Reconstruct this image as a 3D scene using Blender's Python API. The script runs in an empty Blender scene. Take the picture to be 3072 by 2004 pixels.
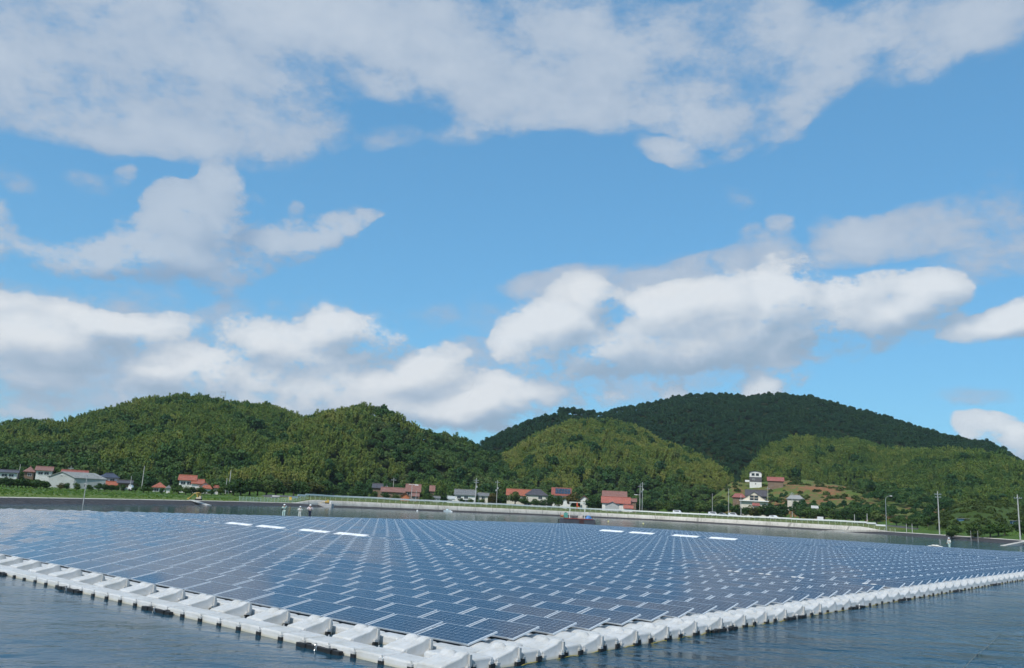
import bpy, bmesh, math, random
import numpy as np
from mathutils import Matrix, Vector
R = math.radians
S = bpy.context.scene
COL = S.collection
random.seed(7)
rng = np.random.default_rng(11)

# ------------------------------------------------------------------ camera
FPX, PITCH, ROLL, CH = 2555.64, R(11.346), R(2.826), 3.297
FW = np.array([0, math.cos(PITCH), math.sin(PITCH)])
_r = np.array([1., 0, 0]); _u = np.cross(_r, FW)
RT = math.cos(ROLL)*_r + math.sin(ROLL)*_u
UP = -math.sin(ROLL)*_r + math.cos(ROLL)*_u
cam_d = bpy.data.cameras.new('camera'); cam = bpy.data.objects.new('camera', cam_d); COL.objects.link(cam)
cam_d.sensor_width = 36; cam_d.lens = FPX/3072*36; cam_d.clip_start = .1; cam_d.clip_end = 6000
m = Matrix([[RT[i], UP[i], -FW[i], 0] for i in range(3)]+[[0, 0, 0, 1]])
m.translation = (0, 0, CH); cam.matrix_world = m
S.camera = cam

def ray(px, py):
    d = FW + RT*(px-1536)/FPX - UP*(py-1002)/FPX
    return d/d[1]
def at(px, py, Y):
    d = ray(px, py); return Vector((d[0]*Y, Y, CH+d[2]*Y))
def ong(px, py, z=0.):
    d = ray(px, py); t = (z-CH)/d[2]; return Vector((d[0]*t, t, z))
def proj(P):
    d = np.array(P, float)-np.array([0, 0, CH]); w = d@FW
    return 1536+FPX*(d@RT)/w, 1002-FPX*(d@UP)/w

# ------------------------------------------------------------------ tagging
def tag(o, label=None, cat=None, group=None, kind=None):
    if label: o['label'] = label
    if cat: o['category'] = cat
    if group: o['group'] = group
    if kind: o['kind'] = kind
    return o
def empty(name, loc, rz=0):
    o = bpy.data.objects.new(name, None); COL.objects.link(o)
    o.location = loc; o.rotation_euler = (0, 0, rz); o.empty_display_size = .2
    return o
def link(name, me, parent=None, mat=None, smooth=False):
    o = bpy.data.objects.new(name, me); COL.objects.link(o)
    if parent: o.parent = parent
    if mat: me.materials.append(mat)
    if smooth: me.polygons.foreach_set('use_smooth', [True]*len(me.polygons))
    return o
ORD = ['', 'first', 'second', 'third', 'fourth', 'fifth', 'sixth', 'seventh', 'eighth', 'ninth', 'tenth', 'eleventh', 'twelfth',
       'thirteenth', 'fourteenth', 'fifteenth', 'sixteenth', 'seventeenth', 'eighteenth', 'nineteenth', 'twentieth']
TENS = {2: 'twenty', 3: 'thirty', 4: 'forty', 5: 'fifty', 6: 'sixty', 7: 'seventy', 8: 'eighty', 9: 'ninety'}
def ordn(n):
    if n <= 20: return ORD[n]
    t, k = divmod(n, 10)
    return TENS[t]+'-'+ORD[k] if k else TENS[t][:-1]+'ieth'

# ------------------------------------------------------------------ materials
def newmat(name):
    m = bpy.data.materials.new(name); m.use_nodes = True
    return m, m.node_tree, m.node_tree.nodes['Principled BSDF']
def N(nt, t, **k):
    n = nt.nodes.new(t)
    for a, b in k.items(): setattr(n, a, b)
    return n
def ramp(nt, fac, stops):
    r = N(nt, 'ShaderNodeValToRGB'); e = r.color_ramp.elements
    while len(e) < len(stops): e.new(.5)
    for i, (p, c) in enumerate(stops):
        e[i].position = p; e[i].color = (*c, 1)
    nt.links.new(fac, r.inputs[0]); return r.outputs[0]
def mathn(nt, op, a, b=None, c=None, clamp=False):
    n = N(nt, 'ShaderNodeMath', operation=op, use_clamp=clamp)
    for i, v in enumerate((a, b, c)):
        if v is None: continue
        if isinstance(v, (int, float)): n.inputs[i].default_value = v
        else: nt.links.new(v, n.inputs[i])
    return n.outputs[0]
def mixc(nt, f, a, b, mode='MIX'):
    n = N(nt, 'ShaderNodeMix', data_type='RGBA', blend_type=mode)
    for i, v in ((0, f), (6, a), (7, b)):
        if isinstance(v, (int, float)): n.inputs[i].default_value = v
        elif isinstance(v, tuple): n.inputs[i].default_value = (*v, 1)
        else: nt.links.new(v, n.inputs[i])
    return n.outputs[2]
def noise(nt, vec, scale, detail=4, rough=.55, out=0):
    n = N(nt, 'ShaderNodeTexNoise'); n.inputs['Scale'].default_value = scale
    n.inputs['Detail'].default_value = detail; n.inputs['Roughness'].default_value = rough
    if vec is not None: nt.links.new(vec, n.inputs['Vector'])
    return n.outputs[out]
def mapping(nt, vec, scale=(1, 1, 1), rot=0, loc=(0, 0, 0)):
    n = N(nt, 'ShaderNodeMapping'); n.inputs['Scale'].default_value = scale
    n.inputs['Rotation'].default_value = (0, 0, rot); n.inputs['Location'].default_value = loc
    nt.links.new(vec, n.inputs[0]); return n.outputs[0]
_mc = {}
def mat(name, col, rough=.6, var=.15, scale=1.5, metal=0, spec=.5):
    """painted / plain surface with a little blotchy variation"""
    if name in _mc: return _mc[name]
    m, nt, p = newmat(name)
    g = N(nt, 'ShaderNodeNewGeometry').outputs['Position']
    n = noise(nt, g, scale, 6, .65)
    lo = tuple(c*(1-var) for c in col); hi = tuple(min(1, c*(1+var)) for c in col)
    nt.links.new(ramp(nt, n, [(.3, lo), (.7, hi)]), p.inputs['Base Color'])
    p.inputs['Roughness'].default_value = rough; p.inputs['Metallic'].default_value = metal
    p.inputs['Specular IOR Level'].default_value = spec
    _mc[name] = m; return m

def mat_plastic():
    m, nt, p = newmat('float_plastic')
    g = N(nt, 'ShaderNodeNewGeometry'); pos = g.outputs['Position']
    n1 = noise(nt, pos, 2.2, 6, .6); n2 = noise(nt, pos, 14, 4, .6)
    c = ramp(nt, n1, [(.25, (.44, .44, .415)), (.55, (.54, .545, .54)), (.8, (.59, .595, .60))])
    c = mixc(nt, mathn(nt, 'MULTIPLY', ramp(nt, n2, [(.5, (0, 0, 0)), (.72, (1, 1, 1))]), .30), c, (.42, .38, .28))
    sep = N(nt, 'ShaderNodeSeparateXYZ'); nt.links.new(pos, sep.inputs[0])
    z = mathn(nt, 'ADD', sep.outputs[2], mathn(nt, 'MULTIPLY', n2, .05))
    mr = N(nt, 'ShaderNodeMapRange'); nt.links.new(z, mr.inputs[0])
    for i, v in ((1, .0), (2, .10), (3, .8), (4, 0)): mr.inputs[i].default_value = v
    c = mixc(nt, mr.outputs[0], c, (.30, .26, .13))      # algae line at the water
    nt.links.new(c, p.inputs['Base Color'])
    p.inputs['Roughness'].default_value = .42
    p.inputs['Subsurface Weight'].default_value = 0
    b = N(nt, 'ShaderNodeBump'); b.inputs['Strength'].default_value = .25; b.inputs['Distance'].default_value = .02
    nt.links.new(n1, b.inputs['Height']); nt.links.new(b.outputs[0], p.inputs['Normal'])
    return m
def mat_cells():
    m, nt, p = newmat('solar_cells')
    uv = N(nt, 'ShaderNodeUVMap').outputs[0]
    sep = N(nt, 'ShaderNodeSeparateXYZ'); nt.links.new(uv, sep.inputs[0])
    def line(s, w):
        f = mathn(nt, 'FRACT', s)
        d = mathn(nt, 'ABSOLUTE', mathn(nt, 'SUBTRACT', f, .5))
        return mathn(nt, 'GREATER_THAN', d, .5-w)
    l = mathn(nt, 'MAXIMUM', line(sep.outputs[0], .030), line(sep.outputs[1], .030))
    b3 = line(mathn(nt, 'MULTIPLY', sep.outputs[1], 3), .025)
    g = N(nt, 'ShaderNodeNewGeometry').outputs['Position']
    wn = N(nt, 'ShaderNodeTexWhiteNoise', noise_dimensions='3D')
    fl = N(nt, 'ShaderNodeVectorMath', operation='FLOOR'); nt.links.new(uv, fl.inputs[0])
    ad = N(nt, 'ShaderNodeVectorMath', operation='ADD'); nt.links.new(fl.outputs[0], ad.inputs[0])
    pn = N(nt, 'ShaderNodeVectorMath', operation='FLOOR'); nt.links.new(g, pn.inputs[0]); nt.links.new(pn.outputs[0], ad.inputs[1])
    nt.links.new(ad.outputs[0], wn.inputs['Vector'])
    c = mixc(nt, wn.outputs[0], (.011, .028, .058), (.018, .041, .080))
    c = mixc(nt, mathn(nt, 'MULTIPLY', b3, .25), c, (.25, .3, .38))
    c = mixc(nt, l, c, (.22, .27, .33))
    nt.links.new(c, p.inputs['Base Color'])
    p.inputs['Roughness'].default_value = .16; p.inputs['IOR'].default_value = 1.5
    dn = noise(nt, g, .9, 3, .5)
    nt.links.new(mathn(nt, 'ADD', mathn(nt, 'MULTIPLY', dn, .10), .03), p.inputs['Roughness'])
    return m
def mat_water():
    m, nt, p = newmat('pond_water')
    pos = N(nt, 'ShaderNodeNewGeometry').outputs['Position']
    sep = N(nt, 'ShaderNodeSeparateXYZ'); nt.links.new(pos, sep.inputs[0])
    big = noise(nt, pos, .12, 3, .5)
    c = ramp(nt, big, [(.3, (.009, .044, .074)), (.7, (.015, .060, .096))])
    nt.links.new(c, p.inputs['Base Color'])
    p.inputs['Roughness'].default_value = .10; p.inputs['IOR'].default_value = 1.33; p.inputs['Specular IOR Level'].default_value = .33
    # wind chop: stronger on the open water to the right of the array
    mr = N(nt, 'ShaderNodeMapRange', interpolation_type='SMOOTHSTEP'); nt.links.new(sep.outputs[0], mr.inputs[0])
    for i, v in ((1, -3), (2, 4), (3, .22), (4, 1)): mr.inputs[i].default_value = v
    w1 = noise(nt, mapping(nt, pos, (1, .85, 1), R(14)), .85, 3, .5)
    w2 = noise(nt, mapping(nt, pos, (1, .95, 1), R(-9)), 2.3, 4, .55)
    w3 = noise(nt, mapping(nt, pos, (1, 1, 1), R(24)), 7, 3, .5)
    swell = noise(nt, mapping(nt, pos, (.25, 1.6, 1), R(-18)), .8, 2, .4)
    h = mathn(nt, 'ADD', mathn(nt, 'MULTIPLY', w1, .50), mathn(nt, 'MULTIPLY', w2, .26))
    h = mathn(nt, 'ADD', h, mathn(nt, 'MULTIPLY', w3, .05))
    h = mathn(nt, 'MULTIPLY', h, mr.outputs[0])
    m2 = N(nt, 'ShaderNodeMapRange', interpolation_type='SMOOTHSTEP'); nt.links.new(sep.outputs[1], m2.inputs[0])
    for i, v in ((1, 40), (2, 130), (3, 1), (4, .30)): m2.inputs[i].default_value = v
    h = mathn(nt, 'MULTIPLY', h, m2.outputs[0])
    gust = ramp(nt, noise(nt, mapping(nt, pos, (.5, 1.3, 1), R(-20)), .22, 4, .55), [(.38, (.45, .45, .45)), (.62, (1, 1, 1))])
    h = mathn(nt, 'MULTIPLY', h, gust)
    h = mathn(nt, 'ADD', h, mathn(nt, 'MULTIPLY', swell, .045))
    b = N(nt, 'ShaderNodeBump'); b.inputs['Strength'].default_value = 1; b.inputs['Distance'].default_value = .50
    nt.links.new(h, b.inputs['Height']); nt.links.new(b.outputs[0], p.inputs['Normal'])
    return m
def mat_ground(name, cols, scale=.35, bump=.3):
    m, nt, p = newmat(name)
    pos = N(nt, 'ShaderNodeNewGeometry').outputs['Position']
    a = noise(nt, pos, scale, 8, .65); b_ = noise(nt, pos, scale*9, 5, .6)
    f = mathn(nt, 'ADD', mathn(nt, 'MULTIPLY', a, .65), mathn(nt, 'MULTIPLY', b_, .35))
    k = len(cols)
    nt.links.new(ramp(nt, f, [(.32+.36*i/(k-1), c) for i, c in enumerate(cols)]), p.inputs['Base Color'])
    p.inputs['Roughness'].default_value = .95; p.inputs['Specular IOR Level'].default_value = .15
    bb = N(nt, 'ShaderNodeBump'); bb.inputs['Strength'].default_value = bump; bb.inputs['Distance'].default_value = .4
    nt.links.new(b_, bb.inputs['Height']); nt.links.new(bb.outputs[0], p.inputs['Normal'])
    return m
def mat_leaf(name, stops, inst=True, trans=.14):
    m, nt, p = newmat(name)
    if inst:
        at_ = N(nt, 'ShaderNodeAttribute', attribute_type='INSTANCER', attribute_name='tint').outputs['Fac']
    else:
        at_ = N(nt, 'ShaderNodeObjectInfo').outputs['Random']
    isl = N(nt, 'ShaderNodeNewGeometry').outputs['Random Per Island']
    f = mathn(nt, 'ADD', mathn(nt, 'MULTIPLY', at_, .72), mathn(nt, 'MULTIPLY', isl, .28))
    k = len(stops)
    c = ramp(nt, f, [(i/(k-1)*.92+.04, s) for i, s in enumerate(stops)])
    nt.links.new(c, p.inputs['Base Color'])
    p.inputs['Roughness'].default_value = .7; p.inputs['Specular IOR Level'].default_value = .12
    t = N(nt, 'ShaderNodeBsdfTranslucent'); nt.links.new(mixc(nt, .35, c, (.12, .16, .02)), t.inputs[0])
    mx = N(nt, 'ShaderNodeMixShader'); mx.inputs[0].default_value = trans
    nt.links.new(p.outputs[0], mx.inputs[1]); nt.links.new(t.outputs[0], mx.inputs[2])
    nt.links.new(mx.outputs[0], nt.nodes['Material Output'].inputs[0])
    return m
def mat_roof(name, col, var=.22):
    """tiled roof: rows of tiles as bump and faint colour bands"""
    if name in _mc: return _mc[name]
    m, nt, p = newmat(name)
    uv = N(nt, 'ShaderNodeUVMap').outputs[0]; pos = N(nt, 'ShaderNodeNewGeometry').outputs['Position']
    sep = N(nt, 'ShaderNodeSeparateXYZ'); nt.links.new(uv, sep.inputs[0])
    fr = mathn(nt, 'FRACT', mathn(nt, 'MULTIPLY', sep.outputs[0], 2.2))
    n = noise(nt, pos, .9, 6, .7)
    c = ramp(nt, n, [(.3, tuple(x*(1-var) for x in col)), (.7, tuple(min(1, x*(1+var)) for x in col))])
    c = mixc(nt, mathn(nt, 'MULTIPLY', mathn(nt, 'GREATER_THAN', fr, .8), .35), c, tuple(x*.45 for x in col))
    nt.links.new(c, p.inputs['Base Color']); p.inputs['Roughness'].default_value = .5
    b = N(nt, 'ShaderNodeBump'); b.inputs['Distance'].default_value = .08; b.inputs['Strength'].default_value = .5
    nt.links.new(fr, b.inputs['Height']); nt.links.new(b.outputs[0], p.inputs['Normal'])
    _mc[name] = m; return m

PLASTIC = mat_plastic(); CELLS = mat_cells()
ALU = mat('aluminium_frame', (.80, .84, .88), .42, .05, 3, 0.9)
ALU_SHEEN = mat('aluminium_end_sheen', (.64, .69, .74), .38, .05, 3, .12)  # same frame metal; bright sky sheen of the short ends put into the material
DARK = mat('black_rubber', (.018, .02, .022), .6, .3, 8)
STEEL = mat('galvanised_steel', (.42, .44, .45), .45, .15, 3, .6)
CONC = mat('pole_concrete', (.46, .46, .44), .85, .12, 2)
WHITE = mat('white_paint', (.78, .78, .76), .5, .06, 2)
GLASS = mat('window_glass', (.03, .04, .05), .12, .2, 2)

# ------------------------------------------------------------------ mesh helpers
class MB:
    def __init__(s): s.v = []; s.f = []; s.m = []; s.uv = []
    def add(s, vs, fs, mi=0, uvs=None):
        o = len(s.v); s.v += [tuple(x) for x in vs]
        for k, f in enumerate(fs):
            s.f.append([o+i for i in f]); s.m.append(mi)
            s.uv.append(uvs[k] if uvs else [(0, 0)]*len(f))
        return s
    def box(s, c, d, rz=0, mi=0, rx=0, taper=1):
        x, y, z = d[0]/2, d[1]/2, d[2]/2
        M = Matrix.Rotation(rz, 3, 'Z') @ Matrix.Rotation(rx, 3, 'X')
        vs = []
        for k in (-1, 1):
            t = 1 if k < 0 else taper
            vs += [Vector(c)+M@Vector((sx*x*t, sy*y*t, k*z)) for sx, sy in ((-1, -1), (1, -1), (1, 1), (-1, 1))]
        return s.add(vs, [(3, 2, 1, 0), (4, 5, 6, 7), (0, 1, 5, 4), (1, 2, 6, 5), (2, 3, 7, 6), (3, 0, 4, 7)], mi)
    def tube(s, pts, rad, n=6, mi=0):
        pts = [Vector(p) for p in pts]
        if not isinstance(rad, (list, tuple)): rad = [rad]*len(pts)
        rings = []
        for i, p in enumerate(pts):
            d = (pts[min(i+1, len(pts)-1)]-pts[max(i-1, 0)]).normalized()
            a = d.cross(Vector((0, 0, 1)) if abs(d.z) < .9 else Vector((1, 0, 0))).normalized(); b = d.cross(a)
            rings.append([p+(a*math.cos(2*math.pi*k/n)+b*math.sin(2*math.pi*k/n))*rad[i] for k in range(n)])
        vs = [v for r in rings for v in r]; fs = []
        for i in range(len(pts)-1):
            for k in range(n):
                k2 = (k+1) % n; fs.append((i*n+k, i*n+k2, (i+1)*n+k2, (i+1)*n+k))
        fs.append(tuple(range(n))[::-1]); fs.append(tuple((len(pts)-1)*n+k for k in range(n)))
        return s.add(vs, fs, mi)
    def ball(s, c, r, mi=0, n=8, sz=1):
        pts = []; fs = []; h = n//2+1
        for i in range(h+1):
            t = math.pi*i/h
            for k in range(n):
                a = 2*math.pi*k/n; pts.append((c[0]+r*math.sin(t)*math.cos(a), c[1]+r*math.sin(t)*math.sin(a), c[2]+r*sz*math.cos(t)))
        for i in range(h):
            for k in range(n):
                k2 = (k+1) % n; fs.append((i*n+k, (i+1)*n+k, (i+1)*n+k2, i*n+k2))
        return s.add(pts, fs, mi)
    def build(s, name, mats, parent=None, smooth=False, bevel=0):
        me = bpy.data.meshes.new(name); me.from_pydata(s.v, [], s.f); me.update()
        if not isinstance(mats, (list, tuple)): mats = [mats]
        for m_ in mats: me.materials.append(m_)
        me.polygons.foreach_set('material_index', s.m)
        ul = me.uv_layers.new(name='UVMap'); flat = [c for f in s.uv for u in f for c in u]
        ul.data.foreach_set('uv', flat)
        if smooth: me.polygons.foreach_set('use_smooth', [True]*len(me.polygons))
        o = bpy.data.objects.new(name, me); COL.objects.link(o)
        if parent: o.parent = parent
        if bevel:
            b = o.modifiers.new('bevel', 'BEVEL'); b.width = bevel; b.segments = 2
        return o
def numesh(name, V, F, mats, uv=None, smooth=False, mi=None):
    """V (n,3), F (m,4) numpy quads"""
    me = bpy.data.meshes.new(name)
    V = np.asarray(V, np.float32); F = np.asarray(F, np.int32)
    me.vertices.add(len(V)); me.vertices.foreach_set('co', V.ravel())
    me.loops.add(F.size); me.loops.foreach_set('vertex_index', F.ravel())
    me.polygons.add(len(F)); me.polygons.foreach_set('loop_start', np.arange(len(F), dtype=np.int32)*F.shape[1])
    me.update(calc_edges=True)
    for m_ in mats: me.materials.append(m_)
    if mi is not None: me.polygons.foreach_set('material_index', np.asarray(mi, np.int32))
    if uv is not None:
        ul = me.uv_layers.new(name='UVMap'); ul.data.foreach_set('uv', np.asarray(uv, np.float32).ravel())
    me.polygons.foreach_set('use_smooth', np.full(len(F), smooth))
    return me
def copy_tree(o, parent=None):
    c = o.copy(); COL.objects.link(c)
    if parent: c.parent = parent
    for ch in list(o.children): copy_tree(ch, c)
    return c

# ------------------------------------------------------------------ world
SUN = Vector((-.52, -.86, 0)).normalized(); SEL = R(50)
def build_world():
    w = bpy.data.worlds.new('World'); S.world = w; w.use_nodes = True
    nt = w.node_tree; bg = nt.nodes['Background']
    sky = N(nt, 'ShaderNodeTexSky', sky_type='NISHITA', sun_disc=False)
    sky.sun_elevation = SEL; sky.sun_rotation = math.atan2(SUN.x, SUN.y)
    sky.altitude = 0; sky.air_density = 1.0; sky.dust_density = .6; sky.ozone_density = 2.2
    hs = N(nt, 'ShaderNodeHueSaturation'); hs.inputs['Saturation'].default_value = 1.12; hs.inputs['Value'].default_value = SKYV
    nt.links.new(sky.outputs[0], hs.inputs['Color'])
    gm_ = N(nt, 'ShaderNodeGamma'); gm_.inputs[1].default_value = .50; nt.links.new(hs.outputs[0], gm_.inputs[0])
    skyc = mixc(nt, 1.0, gm_.outputs[0], SKYTINT, 'MULTIPLY')
    tc = N(nt, 'ShaderNodeTexCoord').outputs['Generated']
    def ae(px, py):
        d = ray(px, py); n = np.linalg.norm(d)
        return math.degrees(math.atan2(d[0], d[1])), math.degrees(math.asin(d[2]/n))
    nv = N(nt, 'ShaderNodeVectorMath', operation='NORMALIZE'); nt.links.new(tc, nv.inputs[0]); dr = nv.outputs[0]
    sp = N(nt, 'ShaderNodeSeparateXYZ'); nt.links.new(dr, sp.inputs[0])
    az = mathn(nt, 'MULTIPLY', mathn(nt, 'ARCTAN2', sp.outputs[0], sp.outputs[1]), 57.2958)
    el = mathn(nt, 'MULTIPLY', mathn(nt, 'ARCSINE', sp.outputs[2]), 57.2958)
    cb = N(nt, 'ShaderNodeCombineXYZ'); nt.links.new(az, cb.inputs[0]); nt.links.new(el, cb.inputs[1]); P0_ = cb.outputs[0]
    def vm(op, a_, b_):
        n = N(nt, 'ShaderNodeVectorMath', operation=op)
        for i_, v in ((0, a_), (1, b_)):
            if isinstance(v, tuple): n.inputs[i_].default_value = v
            else: nt.links.new(v, n.inputs[i_])
        return n.outputs[0]
    P1_ = P0_
    for sc_, amp, det in ((3.2, 5.0, 2), (13, 2.6, 3)):
        nz_ = noise(nt, mapping(nt, dr, (1, 1, 1.5)), sc_, det, .55, out=1)
        P1_ = vm('ADD', P1_, vm('MULTIPLY', vm('SUBTRACT', nz_, (.5, .5, .5)), (amp, amp*.6, 0)))
    fA = mathn(nt, 'SUBTRACT', noise(nt, mapping(nt, dr, (1, 1, 1.9)), 7, 7, .64), .5)
    fB = mathn(nt, 'SUBTRACT', noise(nt, mapping(nt, dr, (1, 1, 1.5)), 22, 8, .68), .5)
    bil = mathn(nt, 'SUBTRACT', .16, mathn(nt, 'ABSOLUTE', mathn(nt, 'SUBTRACT', noise(nt, mapping(nt, dr, (1, 1, 1.3)), 17, 4, .5), .5)))
    def dotn(v, w):
        n = N(nt, 'ShaderNodeVectorMath', operation='DOT_PRODUCT'); nt.links.new(v, n.inputs[0]); n.inputs[1].default_value = w; return n.outputs['Value']
    def blobs_(P, bl):
        """sum of soft ellipses placed by azimuth and elevation"""
        s_ = N(nt, 'ShaderNodeSeparateXYZ'); nt.links.new(P, s_.inputs[0]); x_, y_ = s_.outputs[0], s_.outputs[1]
        q2 = N(nt, 'ShaderNodeCombineXYZ'); q1 = N(nt, 'ShaderNodeCombineXYZ')
        for k_, v in enumerate((mathn(nt, 'MULTIPLY', x_, x_), mathn(nt, 'MULTIPLY', x_, y_), mathn(nt, 'MULTIPLY', y_, y_))): nt.links.new(v, q2.inputs[k_])
        nt.links.new(x_, q1.inputs[0]); nt.links.new(y_, q1.inputs[1]); q1.inputs[2].default_value = 1
        acc = None
        for px, py, rx, ry, rot, wgt in bl:
            a0, e0 = ae(px, py); sx, sy = rx*.0224*1.18, ry*.0224*1.18; c, s2 = math.cos(R(rot+2.8)), math.sin(R(rot+2.8))
            # ellipse as a quadratic form 1-r^2, strength folded in
            A = c*c/sx**2+s2*s2/sy**2; B = 2*c*s2*(1/sx**2-1/sy**2); C_ = s2*s2/sx**2+c*c/sy**2
            D = -2*A*a0-B*e0; E_ = -2*C_*e0-B*a0; F_ = A*a0*a0+B*a0*e0+C_*e0*e0
            v = mathn(nt, 'ADD', dotn(q2.outputs[0], (-A*wgt, -B*wgt, -C_*wgt)), dotn(q1.outputs[0], (-D*wgt, -E_*wgt, (1-F_)*wgt)))
            v = mathn(nt, 'MAXIMUM', v, 0.0)
            acc = v if acc is None else mathn(nt, 'ADD', acc, v)
        blobs_.raw = acc
        return mathn(nt, 'SUBTRACT', 1.0, mathn(nt, 'EXPONENT', mathn(nt, 'MULTIPLY', acc, -1.3)))
    out = mathn(nt, 'SUBTRACT', mathn(nt, 'ABSOLUTE', az), 36)
    out = mathn(nt, 'MAXIMUM', out, mathn(nt, 'SUBTRACT', el, 36))
    out = mathn(nt, 'MULTIPLY', mathn(nt, 'MULTIPLY', out, .12, clamp=True), .45)   # even scatter of cloud beyond the view
    soft = [(1000, 60, 300, 110, 0, .9), (1060, 170, 160, 70, -20, .6), (1500, 40, 420, 80, 0, .7), (600, 20, 600, 70, 0, .6), (250, 1170, 520, 120, 0, .8), (850, 1150, 560, 130, 0, .8), (1350, 1190, 420, 110, 5, .9), (1750, 1180, 200, 60, 0, .5), (2250, 1060, 420, 120, 5, .45), (1850, 900, 500, 110, 8, .35), (250, 960, 420, 110, 0, .5), (900, 960, 260, 90, 0, .5), (120, 60, 330, 190, 0, .7), (120, 250, 330, 135, 0, .9), (420, 180, 360, 230, 0, 1), (520, 370, 380, 100, -4, .85), (760, 180, 300, 230, 0, .8), (850, 380, 200, 80, 5, .7),
            (1050, 80, 320, 150, -15, .9), (1330, 170, 330, 130, -25, 1), (1600, 230, 330, 140, -8, 1), (1900, 200, 320, 150, 0, .85), (1750, 330, 300, 80, -4, .8),
            (2050, 330, 200, 70, -5, .5), (2300, 200, 260, 130, 22, .8), (2480, 240, 170, 80, 30, .8), (2600, 90, 180, 90, 30, .6), (2150, 40, 280, 70, 0, .6),
            (2880, 70, 230, 110, 8, .75), (3060, 30, 160, 90, 10, .7), (2780, 170, 170, 50, 15, .35), (2150, 400, 160, 55, -3, .75), (2330, 385, 80, 38, 8, .6),
            (1990, 470, 110, 45, -18, .85), (2260, 435, 180, 22, 18, .45), (2330, 440, 90, 20, 18, .4), (2180, 605, 50, 35, -30, .4),
            (1180, 395, 120, 40, 0, .35), (1400, 395, 110, 40, 5, .35), (1545, 385, 90, 30, 0, .4), (40, 530, 70, 28, -15, .6), (250, 552, 70, 36, 0, .4), (355, 525, 38, 32, 0, .5),
            (2740, 690, 210, 70, 8, .95), (2600, 700, 110, 50, 5, .7), (2460, 725, 70, 50, 35, .75), (2980, 730, 190, 90, 5, .8), (2600, 760, 170, 45, 8, .6), (2340, 680, 40, 30, 0, .5), (2250, 705, 50, 25, 0, .35), (3040, 600, 70, 90, 20, .45),
            (1760, 860, 230, 55, 6, .75), (2050, 830, 230, 50, 14, .75), (2240, 785, 90, 60, 10, .75), (2320, 770, 60, 70, 0, .6), (2400, 810, 120, 40, 0, .5), (1570, 890, 60, 40, 0, .5),
            (1250, 965, 130, 45, 5, .5), (1400, 1060, 130, 40, 0, .6), (2950, 1200, 110, 30, 0, .35), (870, 630, 40, 30, 50, .5), (750, 585, 30, 20, 0, .3)]
    mid = [(110, 790, 210, 95, 5, 1), (10, 680, 60, 90, 0, .8), (300, 770, 240, 70, 6, 1), (500, 720, 240, 85, 20, 1), (490, 625, 75, 65, 50, .9), (660, 560, 60, 75, 60, 1), (610, 620, 110, 80, 35, .8),
           (690, 660, 70, 50, 0, .7), (560, 790, 210, 80, -4, 1), (640, 850, 120, 50, -25, .7), (790, 760, 150, 70, 10, .85), (900, 700, 170, 60, 12, .8), (1000, 690, 120, 60, 30, .7), (1070, 660, 90, 30, 28, .6),
           (930, 770, 90, 55, 50, .6), (430, 840, 90, 35, 0, .4)]
    cum_ = [(1590, 1010, 140, 85, 25, 1), (1720, 930, 160, 75, 25, 1), (1820, 900, 80, 50, 0, .8), (1700, 1040, 220, 95, 0, 1), (1950, 1010, 310, 130, 3, 1), (1850, 1080, 280, 60, 0, .8), (2150, 980, 260, 120, 0, 1), (2100, 900, 180, 60, 8, .8),
           (2330, 870, 95, 90, 0, 1), (2400, 930, 150, 90, 0, .9), (2300, 1000, 220, 110, 5, .8), (2600, 930, 210, 90, 8, 1), (2790, 880, 110, 60, 5, 1), (2560, 1020, 240, 75, 10, .85), (2700, 1000, 160, 70, 0, .6),
           (2980, 985, 110, 45, 12, 1), (3070, 960, 120, 60, 10, 1),
           (120, 1000, 210, 90, 0, 1), (60, 1080, 200, 80, 0, 1), (330, 1040, 230, 75, 0, .9), (430, 990, 150, 45, 8, .9), (560, 1080, 150, 60, 0, .7), (100, 1200, 240, 70, 0, .7), (330, 1150, 260, 50, 0, .6),
           (975, 955, 65, 55, 20, 1), (960, 1020, 190, 70, 0, 1), (1060, 1000, 110, 60, 0, .9), (870, 1040, 120, 50, 0, .8), (750, 1010, 100, 60, 0, .7),
           (500, 1120, 110, 50, 0, .8), (670, 1130, 190, 80, 0, .9), (850, 1150, 260, 90, 0, 1), (1050, 1140, 250, 90, 5, 1), (1270, 1100, 130, 55, 15, .8), (1250, 1180, 320, 90, 0, 1), (1550, 1180, 200, 75, 10, 1), (1700, 1190, 160, 60, 0, .9), (1450, 1240, 260, 60, 0, .8), (1350, 1220, 200, 60, 0, .8),
           (2020, 1165, 70, 35, 0, .7), (2350, 1140, 130, 45, 5, .9), (2250, 1160, 90, 30, 0, .6), (3020, 1310, 100, 45, -20, .9), (3090, 1360, 60, 60, 0, .9), (1050, 1230, 300, 60, 0, .8), (700, 1230, 250, 60, 0, .7)]
    def sstep(x, a, b, lo=0, hi=1):
        n = N(nt, 'ShaderNodeMapRange', interpolation_type='SMOOTHSTEP'); nt.links.new(x, n.inputs[0])
        for i, v in ((1, a), (2, b), (3, lo), (4, hi)): n.inputs[i].default_value = v
        return n.outputs[0]
    def dens(b_, gain, a_, c_):
        return mathn(nt, 'MULTIPLY_ADD', b_, gain, mathn(nt, 'MULTIPLY', mathn(nt, 'MULTIPLY_ADD', fA, a_, mathn(nt, 'MULTIPLY', fB, c_)), mathn(nt, 'MULTIPLY', b_, 3.0, clamp=True)))
    K = 1/BGS
    def cl(*c): return tuple(v*K for v in c)
    col = skyc
    bs = mathn(nt, 'ADD', blobs_(P1_, soft), out)
    d = dens(bs, 1.22, 2.7, 1.5)
    a = sstep(d, .10, 1.05, 0, .92)
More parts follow.
